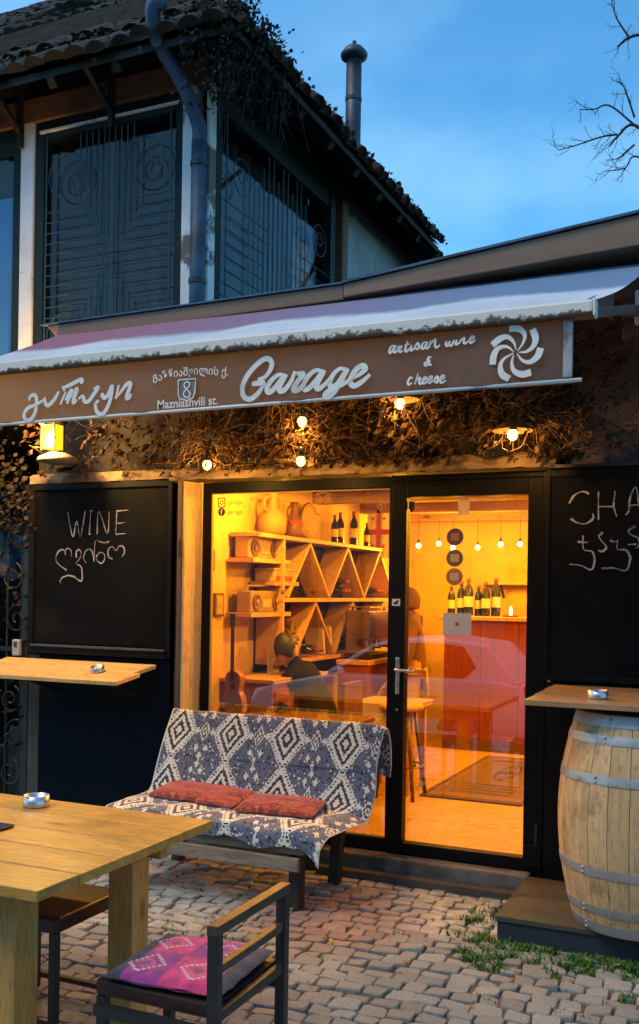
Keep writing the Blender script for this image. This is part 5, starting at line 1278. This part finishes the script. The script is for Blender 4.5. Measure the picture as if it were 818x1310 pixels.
bx_ = thing("storage_box", "plain pale box on a small shelf above the cassette radio", "box", (-3.26,1.0,1.70))
part("body", MB().box(-3.34,-3.18,.88,1.20,1.722,1.80), pm("pale_card", (.55,.38,.2)), bx_, bev=.004); part("lid", MB().box(-3.345,-3.175,.875,1.205,1.801,1.815), pm("pale_card_lid", (.6,.42,.23)), bx_, bev=.003)
part("red_strip", MB().box(-3.174,-3.17,.90,1.16,1.725,1.76), pm("red_print", (.5,.06,.02)), bx_)
part("shelf", MB().box(-3.36,-3.16,.85,1.25,1.69,1.72), SHW, unit)
# guitar against the wall
GW = pm("guitar_top", (.42,.15,.05), (.32,.11,.035), 4, .25, .0005); GN = pm("guitar_neck", (.07,.035,.02)); REDL = pm("lute_stand_wood", (.20,.05,.025))
gt = thing("lute", "red-brown long-necked lute standing against the left wall behind the window", "lute", (-3.10,.24,.80))
ol = catmull([(.0,.0),(.10,.02),(.135,.10),(.115,.19),(.085,.24),(.10,.32),(.095,.38),(.04,.42),(-.04,.42),(-.095,.38),(-.10,.32),(-.085,.24),(-.115,.19),(-.135,.10),(-.10,.02)], 4, True)
part("body", MB().prism([(-3.13+p[0]*.55, .82+p[1]*.72) for p in ol], 'y', .20,.27), GW, gt, bev=.006)
part("sound_hole", MB().lathe([(.02,.197),(.02,.199)], (-3.13,0,1.02), 20, 'y'), GN, gt)
part("neck", MB().box(-3.143,-3.117,.188,.198,1.06,1.42), GN, gt, bev=.003); part("headstock", MB().box(-3.152,-3.108,.185,.205,1.421,1.50), GN, gt, bev=.006)
part("stand", MB().box(-3.22,-3.04,.17,.30,.169,.818), REDL, gt, bev=.004); part("bridge", MB().box(-3.16,-3.10,.188,.1985,.90,.91), GN, gt)
REDC = pm("red_cabinet", (.26,.05,.025), (.18,.035,.02), 4, .5, .002)
cab = thing("low_cabinet", "low red-brown cabinet along the left wall under the radios", "cabinet", (-3.2,.85,.17))
part("carcass", MB().box(-3.375,-2.98,.48,1.35,.17,1.02), REDC, cab, bev=.005); part("top", MB().box(-3.376,-2.96,.46,1.37,1.021,1.05), SHW, cab, bev=.004)
for y in (.70, 1.13): part("door", MB().box(-2.979,-2.968,y-.19,y+.19,.25,.98), REDC, cab, bev=.004); part("knob", MB().sphere((-2.96,y+.12,.65), .014), STEEL, cab, smooth=True)
pic = thing("picture_card", "small pale card standing on the red cabinet", "card", (-3.2,.95,1.05)); part("card", MB().box(-3.22,-3.214,.87,1.05,1.0505,1.22), pm("pale_picture", (.62,.46,.25)), pic); part("stand", MB().beam((-3.225,.96,1.15),(-3.28,.96,1.052),.02,.006), IRON, pic)
# flag on the back wall
flag = thing("flag", "white flag with red cross hanging at the right of the shelving", "flag", (-3.2,3.0,2.0))
part("cloth", MB().grid(lambda u, v: (-3.31+.23*u, 3.02+.008*sin(u*16), 1.97+.47*v), 24, 4), pm("flag_white", (.88,.82,.72)), flag, smooth=True)
FR = pm("flag_red", (.55,.05,.02)); part("cross", MB().box(-3.212,-3.178,3.000,3.006,1.97,2.44).box(-3.31,-3.2121,3.000,3.006,2.185,2.23).box(-3.1779,-3.08,3.000,3.006,2.185,2.23), FR, flag)
for sx in (-.055, .055):
    for zz in (2.08, 2.33): part("small_cross", MB().box(-3.195+sx-.016,-3.195+sx+.016,3.000,3.006,zz-.005,zz+.005).box(-3.195+sx-.005,-3.195+sx+.005,3.0001,3.0059,zz-.016,zz-.0051).box(-3.195+sx-.005,-3.195+sx+.005,3.0001,3.0059,zz+.0051,zz+.016), FR, flag)
part("rod", MB().tube([(-3.37,3.01,2.45),(-3.05,3.01,2.45)], .008, 8), SHW, flag)
# side counter with coffee machine
cnt = thing("side_counter", "low counter at the back of the window carrying the coffee machine", "counter", (-3.0,2.25,.17))
part("body", MB().box(-3.13,-2.87,1.95,2.55,.17,1.06), REDC, cnt, bev=.004); part("top", MB().box(-3.138,-2.85,1.93,2.57,1.061,1.10), SHW, cnt, bev=.004)
cm_ = thing("coffee_machine", "boxy chrome and yellow coffee machine on the side counter", "coffee machine", (-3.0,2.25,1.1))
BRS = pm("brassy_steel", (.42,.36,.28), (.34,.28,.2), 9, .22, .0004, metal=.95)
part("body", MB().box(-3.10,-2.88,2.02,2.48,1.26,1.50), BRS, cm_, bev=.012); part("base", MB().box(-3.10,-2.87,2.02,2.48,1.101,1.15), IRON, cm_, bev=.006); part("column", MB().box(-3.10,-3.0,2.04,2.46,1.15,1.26), BRS, cm_)
part("cup_rail", MB().tube([(-3.09,2.03,1.53),(-2.89,2.03,1.53),(-2.89,2.47,1.53),(-3.09,2.47,1.53)], .006, 6), STEEL, cm_)
for yy in (2.14, 2.36): part("group_head", MB().lathe([(.03,1.20),(.035,1.26)], (-2.95,yy,0), 14), STEEL, cm_); part("portafilter", MB().tube([(-2.95,yy,1.205),(-2.83,yy,1.20)], .011, 8), IRON, cm_)
# small clutter: framed pictures, papers, plants, more bottles
FRM = pm("picture_frame", (.12,.05,.02)); 
for (y, z, w, h, col, lb) in ((.42,1.55,.12,.16,(.5,.33,.12),"small framed picture on the left wall close to the window"),(.30,1.85,.10,.14,(.36,.16,.06),"small dark framed picture high on the left wall by the window")):
    t = thing("wall_picture", lb, "picture", (-3.37,y,z)); part("frame", MB().box(-3.379,-3.362,y-w/2,y+w/2,z-h/2,z+h/2), FRM, t, bev=.003); part("image", MB().box(-3.3615,-3.3600,y-w/2+.015,y+w/2-.015,z-h/2+.015,z+h/2-.015), pm("picture_print", col, tuple(q*.4 for q in col), 30, .6, 0), t)
t = thing("hanging_plant", "small trailing plant hanging below the cassette radio shelf", "plant", (-3.2,1.12,1.40)); hp = MB(); leafcloud(hp, [(-3.2, 1.12, 1.40-.1*rv.random(), .035) for _ in range(160)], rv, .008, .02); part("leaves", hp, foliage("plant_leaf", (.16,.13,.03), (.25,.2,.05)), t, kind='stuff'); part("pot", MB().lathe([(.03,1.37),(.045,1.44),(.046,1.446)], (-3.2,1.12,0), 14), CLAY2, t, smooth=True)
for k, (y, z, s_) in enumerate(((2.12,2.056,.8),(2.24,2.056,.9),(2.86,2.056,.75))): bottle((-3.25,y,z), ("small bottle right of the round tray on the top shelf","second small bottle right of the round tray on the top shelf","small bottle near the flag on the top shelf")[k], s_)
for k, y in enumerate((1.75,1.9,2.66)): t = thing("leaning_book", ("pale book leaning in the lower rack, nearest the window","second pale book leaning in the lower rack","dark yellow book leaning at the back of the lower rack")[k], "book", (-3.25,y,1.141)); part("cover", MB().box(-3.33,-3.17,y-.012,y+.012,1.1505,1.37,rot=Matrix.Rotation(.18,3,'X')), pm("book_cover", ((.55,.36,.12),(.62,.45,.2),(.4,.25,.05))[k]), t); part("pages", MB().box(-3.325,-3.165,y-.008,y+.008,1.153,1.366,rot=Matrix.Rotation(.18,3,'X')), WHT, t)
# table and glasses by the window
itb = thing("inside_table", "small dark table just inside the window with two wine glasses on it", "table", (-2.85,.42,.17))
ITW = wood("dark_table_wood", (.16,.06,.03), (.10,.04,.02), 'x', .4)
part("top", MB().box(-3.12,-2.30,.16,.66,.80,.83), ITW, itb, bev=.004)
for xx in (-3.08,-2.38):
    for yy in (.19,.59): part("leg", MB().box(xx,xx+.045,yy,yy+.045,.169,.799), ITW, itb)
wineglass((-3.05,.22,.8305), "wine glass on the left of the inside table close behind the window"); wineglass((-2.73,.22,.8305), "wine glass on the right of the inside table close behind the window")
tb2 = thing("cloth_table", "table with pale pink cloth in the middle of the room", "table", (-2.5,1.55,.17))
part("top", MB().box(-2.74,-2.27,1.32,1.8,.80,.83), SHW, tb2); part("cloth", MB().box(-2.75,-2.26,1.31,1.81,.831,.838).box(-2.756,-2.75,1.31,1.81,.62,.83).box(-2.75,-2.26,1.304,1.31,.62,.83), pm("pink_cloth", (.52,.36,.30), (.45,.3,.25), 8, .8, .002), tb2)
for xx in (-2.7,-2.35):
    for yy in (1.36,1.74): part("leg", MB().box(xx,xx+.04,yy,yy+.04,.169,.799), SHW, tb2)
INW = (1.0,.415,.014)
# bar at the back
BAR = wood("bar_front", (.28,.05,.02), (.2,.035,.016), 'z', .5, knots=False)
bar_ = thing("bar_counter", "long red-brown bar counter across the back of the room", "bar counter", (-1.6,3.8,.17))
for k in range(9): part("front_board", MB().box(-2.75+k*.36,-2.75+k*.36+.357,3.66,3.69,.17,1.40), BAR, bar_, bev=.004)
part("carcass", MB().box(-2.74,.48,3.692,4.1,.17,1.40), BAR, bar_); part("top", MB().box(-2.80,.5,3.60,4.15,1.401,1.44), SHW, bar_, bev=.006); part("kick", MB().box(-2.75,.48,3.645,3.659,.17,.27), ITW, bar_)
AMB = pm("amber_glass", (.30,.14,.03), (.22,.09,.02), 6, .15, 0)
for k in range(6):
    x = -2.72+k*.085; bottle((x, 3.78+.05*(k % 2), 1.441), ("leftmost","second","third","fourth","fifth","rightmost")[k]+" wine bottle in the group at the left end of the bar", 1.0+.12*((k*7) % 3), grp="bottles at the left end of the bar")
shelf2 = thing("back_shelf", "glass-laden wall shelf behind the bar", "shelf", (-1.6,4.5,1.8)); part("board", MB().box(-2.6,.4,4.4,4.599,1.75,1.78), SHW, shelf2, bev=.003)
for k in range(4): part("bracket", MB().beam((-2.4+k*.85,4.59,1.62),(-2.4+k*.85,4.45,1.745),.02,.02), IRON, shelf2)
for k in range(9): wineglass((-2.3+k*.14,4.48,1.7805), "stem glass in the row on the shelf behind the bar", "row of glasses behind the bar", .9)
tea = thing("oil_lamp", "small lit candle lamp on the bar top", "candle", (-2.13,3.75,1.441)); part("dish", MB().lathe([(.07,1.4415),(.075,1.455),(.02,1.46)], (-2.13,3.75,0), 18), REDC, tea); part("flame", MB().lathe([(.006,1.46),(.016,1.49),(.003,1.54)], (-2.13,3.75,0), 10), emis("flame", (1,.8,.5), 12), tea, smooth=True)
SB = emis("string_bulb_glass", (1.0,.66,.24), 6)
for k, (x, y, z) in enumerate(((-2.87,3.2,2.09),(-2.80,3.6,2.13),(-2.66,3.6,2.09),(-2.42,3.6,2.09),(-2.20,3.6,2.12),(-2.02,3.6,2.12))):
    t = thing("string_bulb", ("leftmost","second","third","fourth","fifth","rightmost")[k]+" glowing bulb of the string above the bar, counted from the left", "light bulb", (x,y,z), group="string bulbs above the bar")
    part("bulb", MB().sphere((x,y,z), .024, 12, 8), SB, t, smooth=True); part("socket", MB().lathe([(.013,z+.022),(.013,z+.055)], (x,y,0), 10), IRON, t); part("wire", MB().tube([(x,y,z+.055),(x,y,2.378 if k else 2.40)], .003, 5), IRON, t)
    if k % 2 == 0: plight("string_light", (x, y, z-.04), 19, t, .03, INW)
for (x, y, e, lb) in ((-2.9,.48,31,"added round lamp, out of view, behind the left part of the window"),(-2.1,.48,42,"added round lamp, out of view, behind the mullion of the door"),(-.7,1.9,90,"added round lamp, out of view, at the right of the room"),(-1.0,3.3,70,"added round lamp, out of view, before the bar on the right")):  # unseen lamps added to brighten the room
    t = thing("added_room_lamp", lb, "lamp", (x,y,2.42)); part("globe", MB().sphere((x,y,2.42), .05, 16, 10), emis("added_lamp_glass", (1,.5,.1), 9), t, smooth=True); part("rod", MB().tube([(x,y,2.468),(x,y,2.499)], .008, 6), IRON, t)
    plight("added_room_light", (x,y,2.355), e, t, .03, INW)
# rug and stool behind the door
def rugc(u, v):
    m_ = min(u, 1-u, v, 1-v)
    if m_ < .04: return (.06,.03,.015)
    if m_ < .09: return (.2,.10,.045)
    d = hypot((u-.5)*1.7, (v-.6))
    if .15 < d < .20 or (abs(v-.6) < .025 and d < .2) or (abs(u-.5) < .015 and d < .2): return (.035,.018,.012)
    if .12 < v < .34 and .2 < u < .8: return (.05,.025,.015) if int((v-.12)*36) % 2 == 0 else (.17,.09,.04)
    if abs(v-.88) < .02 and .15 < u < .85: return (.035,.018,.012)
    return (.15,.075,.033)
rg_ = MB(); rg_.grid(lambda u, v: (-2.24+.75*u, 1.42+1.95*v, .172), 60, 90)
for f in rg_.f:
    i = f[0]; rg_.c.append(rugc((i % 61)/60, (i//61)/90))
ro = solo("door_rug", rg_, tonemat("rug_pile", .9, 120), "brown bordered rug with round emblem on the floor behind the door", "rug", loc=(-1.86,2.4,.17))
so = ro.modifiers.new("thick", 'SOLIDIFY'); so.thickness = .008; so.offset = 1
bst = thing("bar_stool", "wooden bar stool standing behind the left side of the door", "stool", (-2.32,1.35,.17))
part("seat", MB().lathe([(.15,.80),(.16,.815),(.16,.835),(.14,.845)], (-2.36,1.35,0), 24), SHW, bst, smooth=True)
for k in range(4):
    a = pi/4+k*pi/2; part("leg", MB().tube([(-2.36+.10*cos(a),1.35+.10*sin(a),.80),(-2.36+.20*cos(a),1.35+.20*sin(a),.168)], .014, 8), ITW, bst, smooth=True)
part("foot_ring", MB().tube([(-2.36+.16*cos(2*pi*k/20),1.35+.16*sin(2*pi*k/20),.40) for k in range(20)], .008, 6, closed=True), ITW, bst)

# ------------------------------------------------------------------ people inside
SKIN = pm("skin", (.50,.29,.19), (.44,.25,.16), 8, .5, .0005)
def skinmesh(name, J, E, mat, parent, sub=2):
    me = bpy.data.meshes.new(name); keys = list(J)
    off = ROOTLOC.get(parent.name, (0,0,0)) if parent else (0,0,0)
    me.from_pydata([(J[k][0]-off[0], J[k][1]-off[1], J[k][2]-off[2]) for k in keys], [(keys.index(a), keys.index(b)) for a, b in E], [])
    o = bpy.data.objects.new(name, me); link(o, parent)
    sk = o.modifiers.new("skin", 'SKIN'); sk.use_smooth_shade = True
    for i, k in enumerate(keys):
        r = J[k][3]; me.skin_vertices[0].data[i].radius = (r, r) if not isinstance(r, tuple) else r
        me.skin_vertices[0].data[i].use_root = (i == 0)
    ss = o.modifiers.new("sub", 'SUBSURF'); ss.levels = sub; ss.render_levels = sub
    me.materials.append(mat); return o
def fingers(J, E, hand, base, d, side, pre):
    """five short tapering chains that leave the palm"""
    d = Vector(d).normalized(); s_ = Vector(side).normalized(); b = Vector(base)
    for i, (o_, l) in enumerate(((-.032,.05),(-.022,.072),(-.007,.08),(.009,.075),(.023,.058))):
        st_ = b + s_*o_ + d*(.015 if i == 0 else .05); dd = (d + s_*(-.7 if i == 0 else o_*2)).normalized()
        a, c = f"{pre}f{i}a", f"{pre}f{i}b"
        J[a] = (*st_, .009); J[c] = (*(st_+dd*l*.55+Vector((0,0,-.004))), .008); J[c+"c"] = (*(st_+dd*l+Vector((0,0,-.014))), .007)
        E += [(hand, a), (a, c), (c, c+"c")]
def head_parts(root, c, face, hairmat, hood=None):
    """head with nose, eyes, mouth, ears and hair; face = unit vector the person looks along"""
    f = Vector(face).normalized(); s_ = f.cross(Vector((0,0,1))).normalized(); c = Vector(c)
    mb = MB(); n, m_ = 24, 18
    for j in range(m_+1):
        ph = pi*j/m_
        for i in range(n):
            a = 2*pi*i/n; dx, dy, dz = sin(ph)*cos(a), sin(ph)*sin(a), cos(ph)
            w, dpt, h = .074, .094, .115
            jaw = 1 - .28*max(0, -dz)**1.2*(1 if dx < .5 else .75)
            bumpf = 0
            if dx > 0:
                bumpf += .020*math.exp(-((dy/.20)**2+((dz+.12)/.2)**2)) - .007*math.exp(-(((abs(dy)-.38)/.17)**2+((dz-.08)/.12)**2)) + .005*math.exp(-((dy/.3)**2+((dz+.45)/.08)**2))
            p = c + f*(dx*dpt*jaw+bumpf) + s_*(dy*w*jaw) + Vector((0,0,dz*h)); mb.v.append(tuple(p))
    for j in range(m_):
        for i in range(n): mb.f.append((j*n+i, (j+1)*n+i, (j+1)*n+(i+1) % n, j*n+(i+1) % n))
    hd_ = part("head", mb, SKIN, root, smooth=True)
    for sg in (-1, 1):
        part("eye", MB().sphere(tuple(c+f*.083+s_*sg*.030+Vector((0,0,.008))), .010, 10, 6), pm("eye_dark", (.05,.03,.02), rough=.2, bmp=0), hd_, smooth=True)
        part("ear", MB().sphere(tuple(c-f*.005+s_*sg*.076-Vector((0,0,.005))), .026, 10, 8, (.5,.5,1.2)), SKIN, hd_, smooth=True)
    part("mouth", MB().sphere(tuple(c+f*.083-Vector((0,0,.055))), .016, 10, 6, (1,1,.35)), pm("lip", (.34,.12,.09), bmp=0), hd_, smooth=True)
    hm = MB(); cc = c - f*.012 + Vector((0,0,.012))
    for j in range(m_+1):
        ph = pi*j/m_
        for i in range(n):
            a = 2*pi*i/n; dx, dy, dz = sin(ph)*cos(a), sin(ph)*sin(a), cos(ph)
            k = 1.0 if (dz > .42 or dx < -.05 + .35*max(0, dz)) else .72
            if dz < -.55: k = .7
            r_ = k*(1+.03*noise.noise(Vector((dx*6,dy*6,dz*6))))
            hm.v.append(tuple(cc + f*dx*.106*r_ + s_*dy*.087*r_ + Vector((0,0,dz*.122*r_))))
    for j in range(m_):
        for i in range(n): hm.f.append((j*n+i, (j+1)*n+i, (j+1)*n+(i+1) % n, j*n+(i+1) % n))
    part("hair", hm, hairmat, root, smooth=True)
HAIRD = pm("dark_hair", (.02,.016,.016), (.03,.022,.02), 40, .5, .003, stretch=(1,1,.2))
JKT = pm("dark_blue_jacket", (.010,.008,.018), (.006,.005,.011), 9, .8, .012, spec=.15, fine=25)
TRS = pm("dark_trousers", (.03,.03,.035), (.02,.02,.024), 9, .8, .003)
# seated person near the window, leaning over the table
ps = thing("person", "person in a dark jacket sitting bent forward just inside the shop window", "person", (-3.0,.98,.17))
sx_, sy_ = -3.05, 1.0
chs = thing("inside_chair", "dark wooden chair under the person sitting inside the window", "chair", (-2.78,.95,.17))
part("seat", MB().box(-2.98,-2.58,.78,1.14,.56,.60), ITW, chs, bev=.005); part("backrest", MB().box(-2.62,-2.58,.79,1.13,.74,1.02), ITW, chs, bev=.004)
for xx in (-2.97,-2.625):
    for yy in (.79,1.095): part("leg", MB().box(xx,xx+.035,yy,yy+.035,.169,.559 if xx < -2.9 else .739), ITW, chs)
J = {'hip':(-2.80,.95,.69,(.13,.12)),'waist':(-2.86,.95,.82,(.12,.11)),'chest':(-2.96,.95,1.0,(.14,.12)),'neck':(-3.03,.94,1.13,.05),'skull':(-3.07,.93,1.20,.05),
 'shl':(-2.99,.79,1.03,.06),'ell':(-3.10,.70,.86,.045),'wrl':(-2.98,.58,.87,.03),'hal':(-2.93,.55,.868,.028),'shr':(-2.99,1.11,1.03,.06),'elr':(-3.12,1.2,.84,.045),'wrr':(-3.20,1.06,.80,.03),'har':(-3.21,1.02,.80,.028),
 'hl':(-2.82,.87,.67,.085),'kl':(-2.93,.60,.64,.06),'al':(-2.93,.60,.24,.04),'tl':(-2.97,.50,.20,.035),'hr':(-2.82,1.03,.67,.085),'kr':(-2.72,1.36,.64,.06),'ar':(-2.70,1.38,.24,.04),'tr':(-2.74,1.48,.20,.035)}
E = [('hip','waist'),('waist','chest'),('chest','neck'),('neck','skull'),('chest','shl'),('shl','ell'),('ell','wrl'),('wrl','hal'),('chest','shr'),('shr','elr'),('elr','wrr'),('wrr','har'),('hip','hl'),('hl','kl'),('kl','al'),('al','tl'),('hip','hr'),('hr','kr'),('kr','ar'),('ar','tr')]
Jb, Eb = dict(J), list(E); fingers(Jb, Eb, 'hal', J['hal'][:3], (.5,-.6,0), (.6,.5,0), 'l'); fingers(Jb, Eb, 'har', J['har'][:3], (-.3,-.8,0), (.8,-.3,0), 'r')
skinmesh("body", Jb, Eb, JKT, ps)
def grow(J, keys, d): return {k: (*J[k][:3], tuple(q+d for q in J[k][3]) if isinstance(J[k][3], tuple) else J[k][3]+d) for k in keys}
up_ = ['hip','waist','chest','neck','shl','ell','wrl','shr','elr','wrr']; lo_ = ['hip','hl','kl','al','hr','kr','ar']
skinmesh("jacket", grow(J, up_, .03), [e for e in E if e[0] in up_ and e[1] in up_], JKT, ps); skinmesh("trousers", grow(J, lo_, .012), [e for e in E if e[0] in lo_ and e[1] in lo_], TRS, ps)
for k in ('t',):
    for s_ in 'lr': part("shoe", MB().sphere((J['t'+s_][0], J['t'+s_][1], .205), .06, 12, 8, (.7,1.3,.6)), IRON, ps, smooth=True)
head_parts(ps, (-3.085,.92,1.215), (.25,.95,-.3), HAIRD)
# standing person behind the left side of the door
BJ = pm("brown_jacket", (.20,.10,.035), (.13,.065,.025), 7, .8, .006); YT = pm("yellow_camouflage_trousers", (.55,.36,.09), (.38,.23,.05), 9, .8, .003, dirt=(.10,.06,.03), dirt_amt=(.58,.62))
pq = thing("person", "person in a brown hooded jacket and yellow patterned trousers standing behind the door frame", "person", (-2.62,2.3,.17))
x, y = -2.63, 2.3
J = {'hip':(x,y,.98,(.14,.12)),'waist':(x,y,1.12,(.13,.11)),'chest':(x-.01,y+.02,1.36,(.16,.12)),'neck':(x-.02,y+.05,1.49,.055),'skull':(x-.03,y+.07,1.57,.05),
 'shl':(x+.06,y-.18,1.40,.06),'ell':(x+.05,y-.23,1.13,.045),'wrl':(x-.08,y-.2,.95,.032),'hal':(x-.12,y-.19,.91,.03),'shr':(x-.05,y+.19,1.40,.06),'elr':(x-.04,y+.23,1.13,.045),'wrr':(x-.12,y+.20,.95,.032),'har':(x-.16,y+.19,.91,.03),
 'hl':(x+.02,y-.09,.93,.095),'kl':(x+.02,y-.10,.58,.062),'al':(x+.05,y-.10,.25,.045),'tl':(x-.07,y-.11,.2,.035),'hr':(x-.02,y+.09,.93,.095),'kr':(x-.06,y+.10,.58,.062),'ar':(x+.0,y+.11,.25,.045),'tr':(x-.12,y+.12,.2,.035)}
Jb, Eb = dict(J), list(E); fingers(Jb, Eb, 'hal', J['hal'][:3], (-.7,.1,-.8), (.2,.9,0), 'l'); fingers(Jb, Eb, 'har', J['har'][:3], (-.7,.1,-.8), (.2,-.9,0), 'r')
skinmesh("body", Jb, Eb, SKIN, pq); skinmesh("jacket", grow(J, up_, .022), [e for e in E if e[0] in up_ and e[1] in up_], BJ, pq); skinmesh("trousers", grow(J, lo_, .016), [e for e in E if e[0] in lo_ and e[1] in lo_], YT, pq)
for s_ in 'lr': part("shoe", MB().sphere((J['t'+s_][0]+.05, J['t'+s_][1], .205), .065, 12, 8, (1.6,.75,.55)), IRON, pq, smooth=True)
head_parts(pq, (x-.04,y+.04,1.57), (-.9,.35,0), BJ)

# ------------------------------------------------------------------ white car across the street, mirrored in the glass
WPAINT = pm("white_car_paint", (.84,.84,.84), (.80,.80,.81), 3, .22, 0); CGL = pm("dark_car_glass", (.012,.014,.018), (.01,.012,.015), 3, .06, 0); TYRE = pm("tyre_rubber", (.018,.018,.018)); TRIM = pm("black_trim", (.015,.015,.016), rough=.5)
car = thing("parked_car", "white hatchback parked across the street, mirrored in the shop window and door", "car", (-4.2,-7.1,-.38))
G0 = -.38; CX0 = -6.35; YC = -7.1; HW = .84
side = [(0,.30),(.02,.55),(.10,.70),(.55,.82),(1.05,.92),(1.30,.95),(2.9,.98),(3.55,.97),(3.78,.93),(3.86,.70),(3.84,.42),(3.78,.26),(.08,.22)]
bodyp = MB()
def sect(mb, poly, yw):   # loft side outline across the width with rounded flanks
    n = len(poly); b = len(mb.v)
    for (w, sh) in yw:
        cxm = sum(p[0] for p in poly)/n; czm = sum(p[1] for p in poly)/n
        for p in poly: mb.v.append((CX0+cxm+(p[0]-cxm)*sh, YC+w, G0+czm+(p[1]-czm)*(1-(1-sh)*.5)))
    for j in range(len(yw)-1):
        for k in range(n): mb.f.append((b+j*n+k, b+j*n+(k+1) % n, b+(j+1)*n+(k+1) % n, b+(j+1)*n+k))
    mb.f.append(tuple(b+k for k in reversed(range(n)))); mb.f.append(tuple(b+(len(yw)-1)*n+k for k in range(n)))
sect(bodyp, side, ((-HW,.95),(-HW+.07,.985),(-.4,1),(.4,1),(HW-.07,.985),(HW,.95)))
part("body", bodyp, WPAINT, car, smooth=False, bev=.03)
cabp = [(1.02,.90),(1.75,1.36),(2.1,1.44),(2.75,1.46),(3.3,1.40),(3.72,.95)]
cb_ = MB(); n = len(cabp)
for w, ins in ((-HW+.05,0),(-HW+.20,1),(HW-.20,1),(HW-.05,0)):
    for (a, b) in cabp: cb_.v.append((CX0+a, YC+(w if b < 1.0 or ins else w*(1-.0)), G0+b))
# cabin: base ring wide, roof ring narrow
cb_ = MB()
for sg in (-1, 1):
    for (a, b) in cabp: cb_.v.append((CX0+a, YC+sg*(HW-.04 if b < 1.0 else HW-.04-.17*(b-.95)/.5), G0+b))
for k in range(n-1): cb_.f.append((k, k+1, n+k+1, n+k))
cb_.f.append(tuple(range(n-1,-1,-1))); cb_.f.append(tuple(range(n, 2*n)))
part("roof", cb_, WPAINT, car, bev=.04)
def sidewin(poly, sg):
    mb = MB(); q = [(CX0+a, YC+sg*(HW-.04-.17*(b-.95)/.5+.008), G0+b) for a, b in poly]; mb.v = q; mb.f = [tuple(range(len(q)))]; return mb
for sg in (-1, 1):
    for poly in ([(1.28,.985),(1.80,1.32),(2.08,1.385),(2.22,1.39),(2.22,.985)],[(2.29,.985),(2.29,1.395),(2.75,1.40),(3.0,1.37),(3.18,1.12),(3.05,.985)]): part("side_window", sidewin(poly, sg), CGL, car)
    part("sill", MB().box(CX0+.95,CX0+2.95,YC+sg*HW-.03,YC+sg*HW+.012,G0+.18,G0+.27), TRIM, car)
    part("door_line", MB().box(CX0+2.245,CX0+2.255,YC+sg*(HW-.01)-.012,YC+sg*(HW-.01)+.014,G0+.3,G0+.94), TRIM, car)
    for hx in (1.95,2.9): part("door_handle", MB().box(CX0+hx,CX0+hx+.16,YC+sg*(HW)-.02,YC+sg*(HW)+.03,G0+.80,G0+.83), WPAINT, car, bev=.005)
    part("mirror", MB().sphere((CX0+1.42,YC+sg*(HW+.07),G0+1.0), .085, 12, 8, (.7,1,.75)), WPAINT, car, smooth=True)
    for wx in (.72, 3.08):
        part("wheel_arch", MB().lathe([(.36,YC+sg*HW-.05),(.36,YC+sg*HW+.006)], (CX0+wx,0,G0+.30), 28, 'y'), TRIM, car)
        w_ = part("wheel", MB().lathe([(.18,YC+sg*(HW-.16)),(.29,YC+sg*(HW-.17)),(.305,YC+sg*(HW-.08)),(.29,YC+sg*(HW+.015)),(.19,YC+sg*(HW+.02))], (CX0+wx,0,G0+.305), 30, 'y'), TYRE, car, smooth=True)
        part("rim", MB().lathe([(.19,YC+sg*(HW+.012)),(.17,YC+sg*(HW+.022)),(.05,YC+sg*(HW+.016)),(.001,YC+sg*(HW+.016))], (CX0+wx,0,G0+.305), 20, 'y'), ALU, w_)
part("windscreen", MB().hexa([(CX0+1.06,YC-.7,G0+.945),(CX0+1.06,YC+.7,G0+.945),(CX0+1.72,YC+.62,G0+1.352),(CX0+1.72,YC-.62,G0+1.352),(CX0+1.05,YC-.7,G0+.957),(CX0+1.05,YC+.7,G0+.957),(CX0+1.71,YC+.62,G0+1.364),(CX0+1.71,YC-.62,G0+1.364)]), CGL, car)
for sg in (-1, 1):
    part("headlight", MB().sphere((CX0+.12,YC+sg*.62,G0+.64), .12, 14, 8, (.7,1.2,.55)), pm("lamp_glass", (.6,.6,.62), rough=.1), car, smooth=True); part("tail_light", MB().sphere((CX0+3.80,YC+sg*.68,G0+.82), .11, 12, 8, (.5,.9,1.1)), pm("tail_red", (.3,.02,.02), rough=.2), car, smooth=True)
part("number_plate", MB().box(CX0+3.84,CX0+3.865,YC-.26,YC+.26,G0+.5,G0+.61), WHT, car)

# ------------------------------------------------------------------ houses added across the street behind the camera to block the low sky
OPP = pm("blocker_house_render", (.20,.15,.12), (.15,.115,.095), 1.5, .85, .01)
OPW = pm("blocker_house_glass", (.015,.02,.03), (.01,.014,.02), 2, .12, 0)
for k, (xa, xb, hgt, lb) in enumerate(((-19,-8.6,7.4,"left of the three houses added behind the camera to block low sky"),(-8.5,1.4,6.2,"middle one of the three houses added behind the camera to block low sky"),(1.5,12,7.8,"right of the three houses added behind the camera to block low sky"))):
    t = thing("sky_blocker_house", lb, "house", ((xa+xb)/2,-16,-.42))
    part("wall", MB().box(xa,xb,-21,-16,-.42,hgt), OPP, t); part("roof", MB().prism([(-16-5.3,hgt),(-15.6,hgt),(-18.5,hgt+1.3)], 'x', xa-.0, xb+.0), TILE, t)
    for i in range(4):
        for z in (.7, 3.7):
            x = xa+1.0+i*2.4; w_ = part("window", MB().box(x,x+1.1,-16.0,-15.94,z,z+1.7), GREEN, t); part("pane", MB().box(x+.08,x+1.02,-15.939,-15.93,z+.08,z+1.62), OPW, w_)
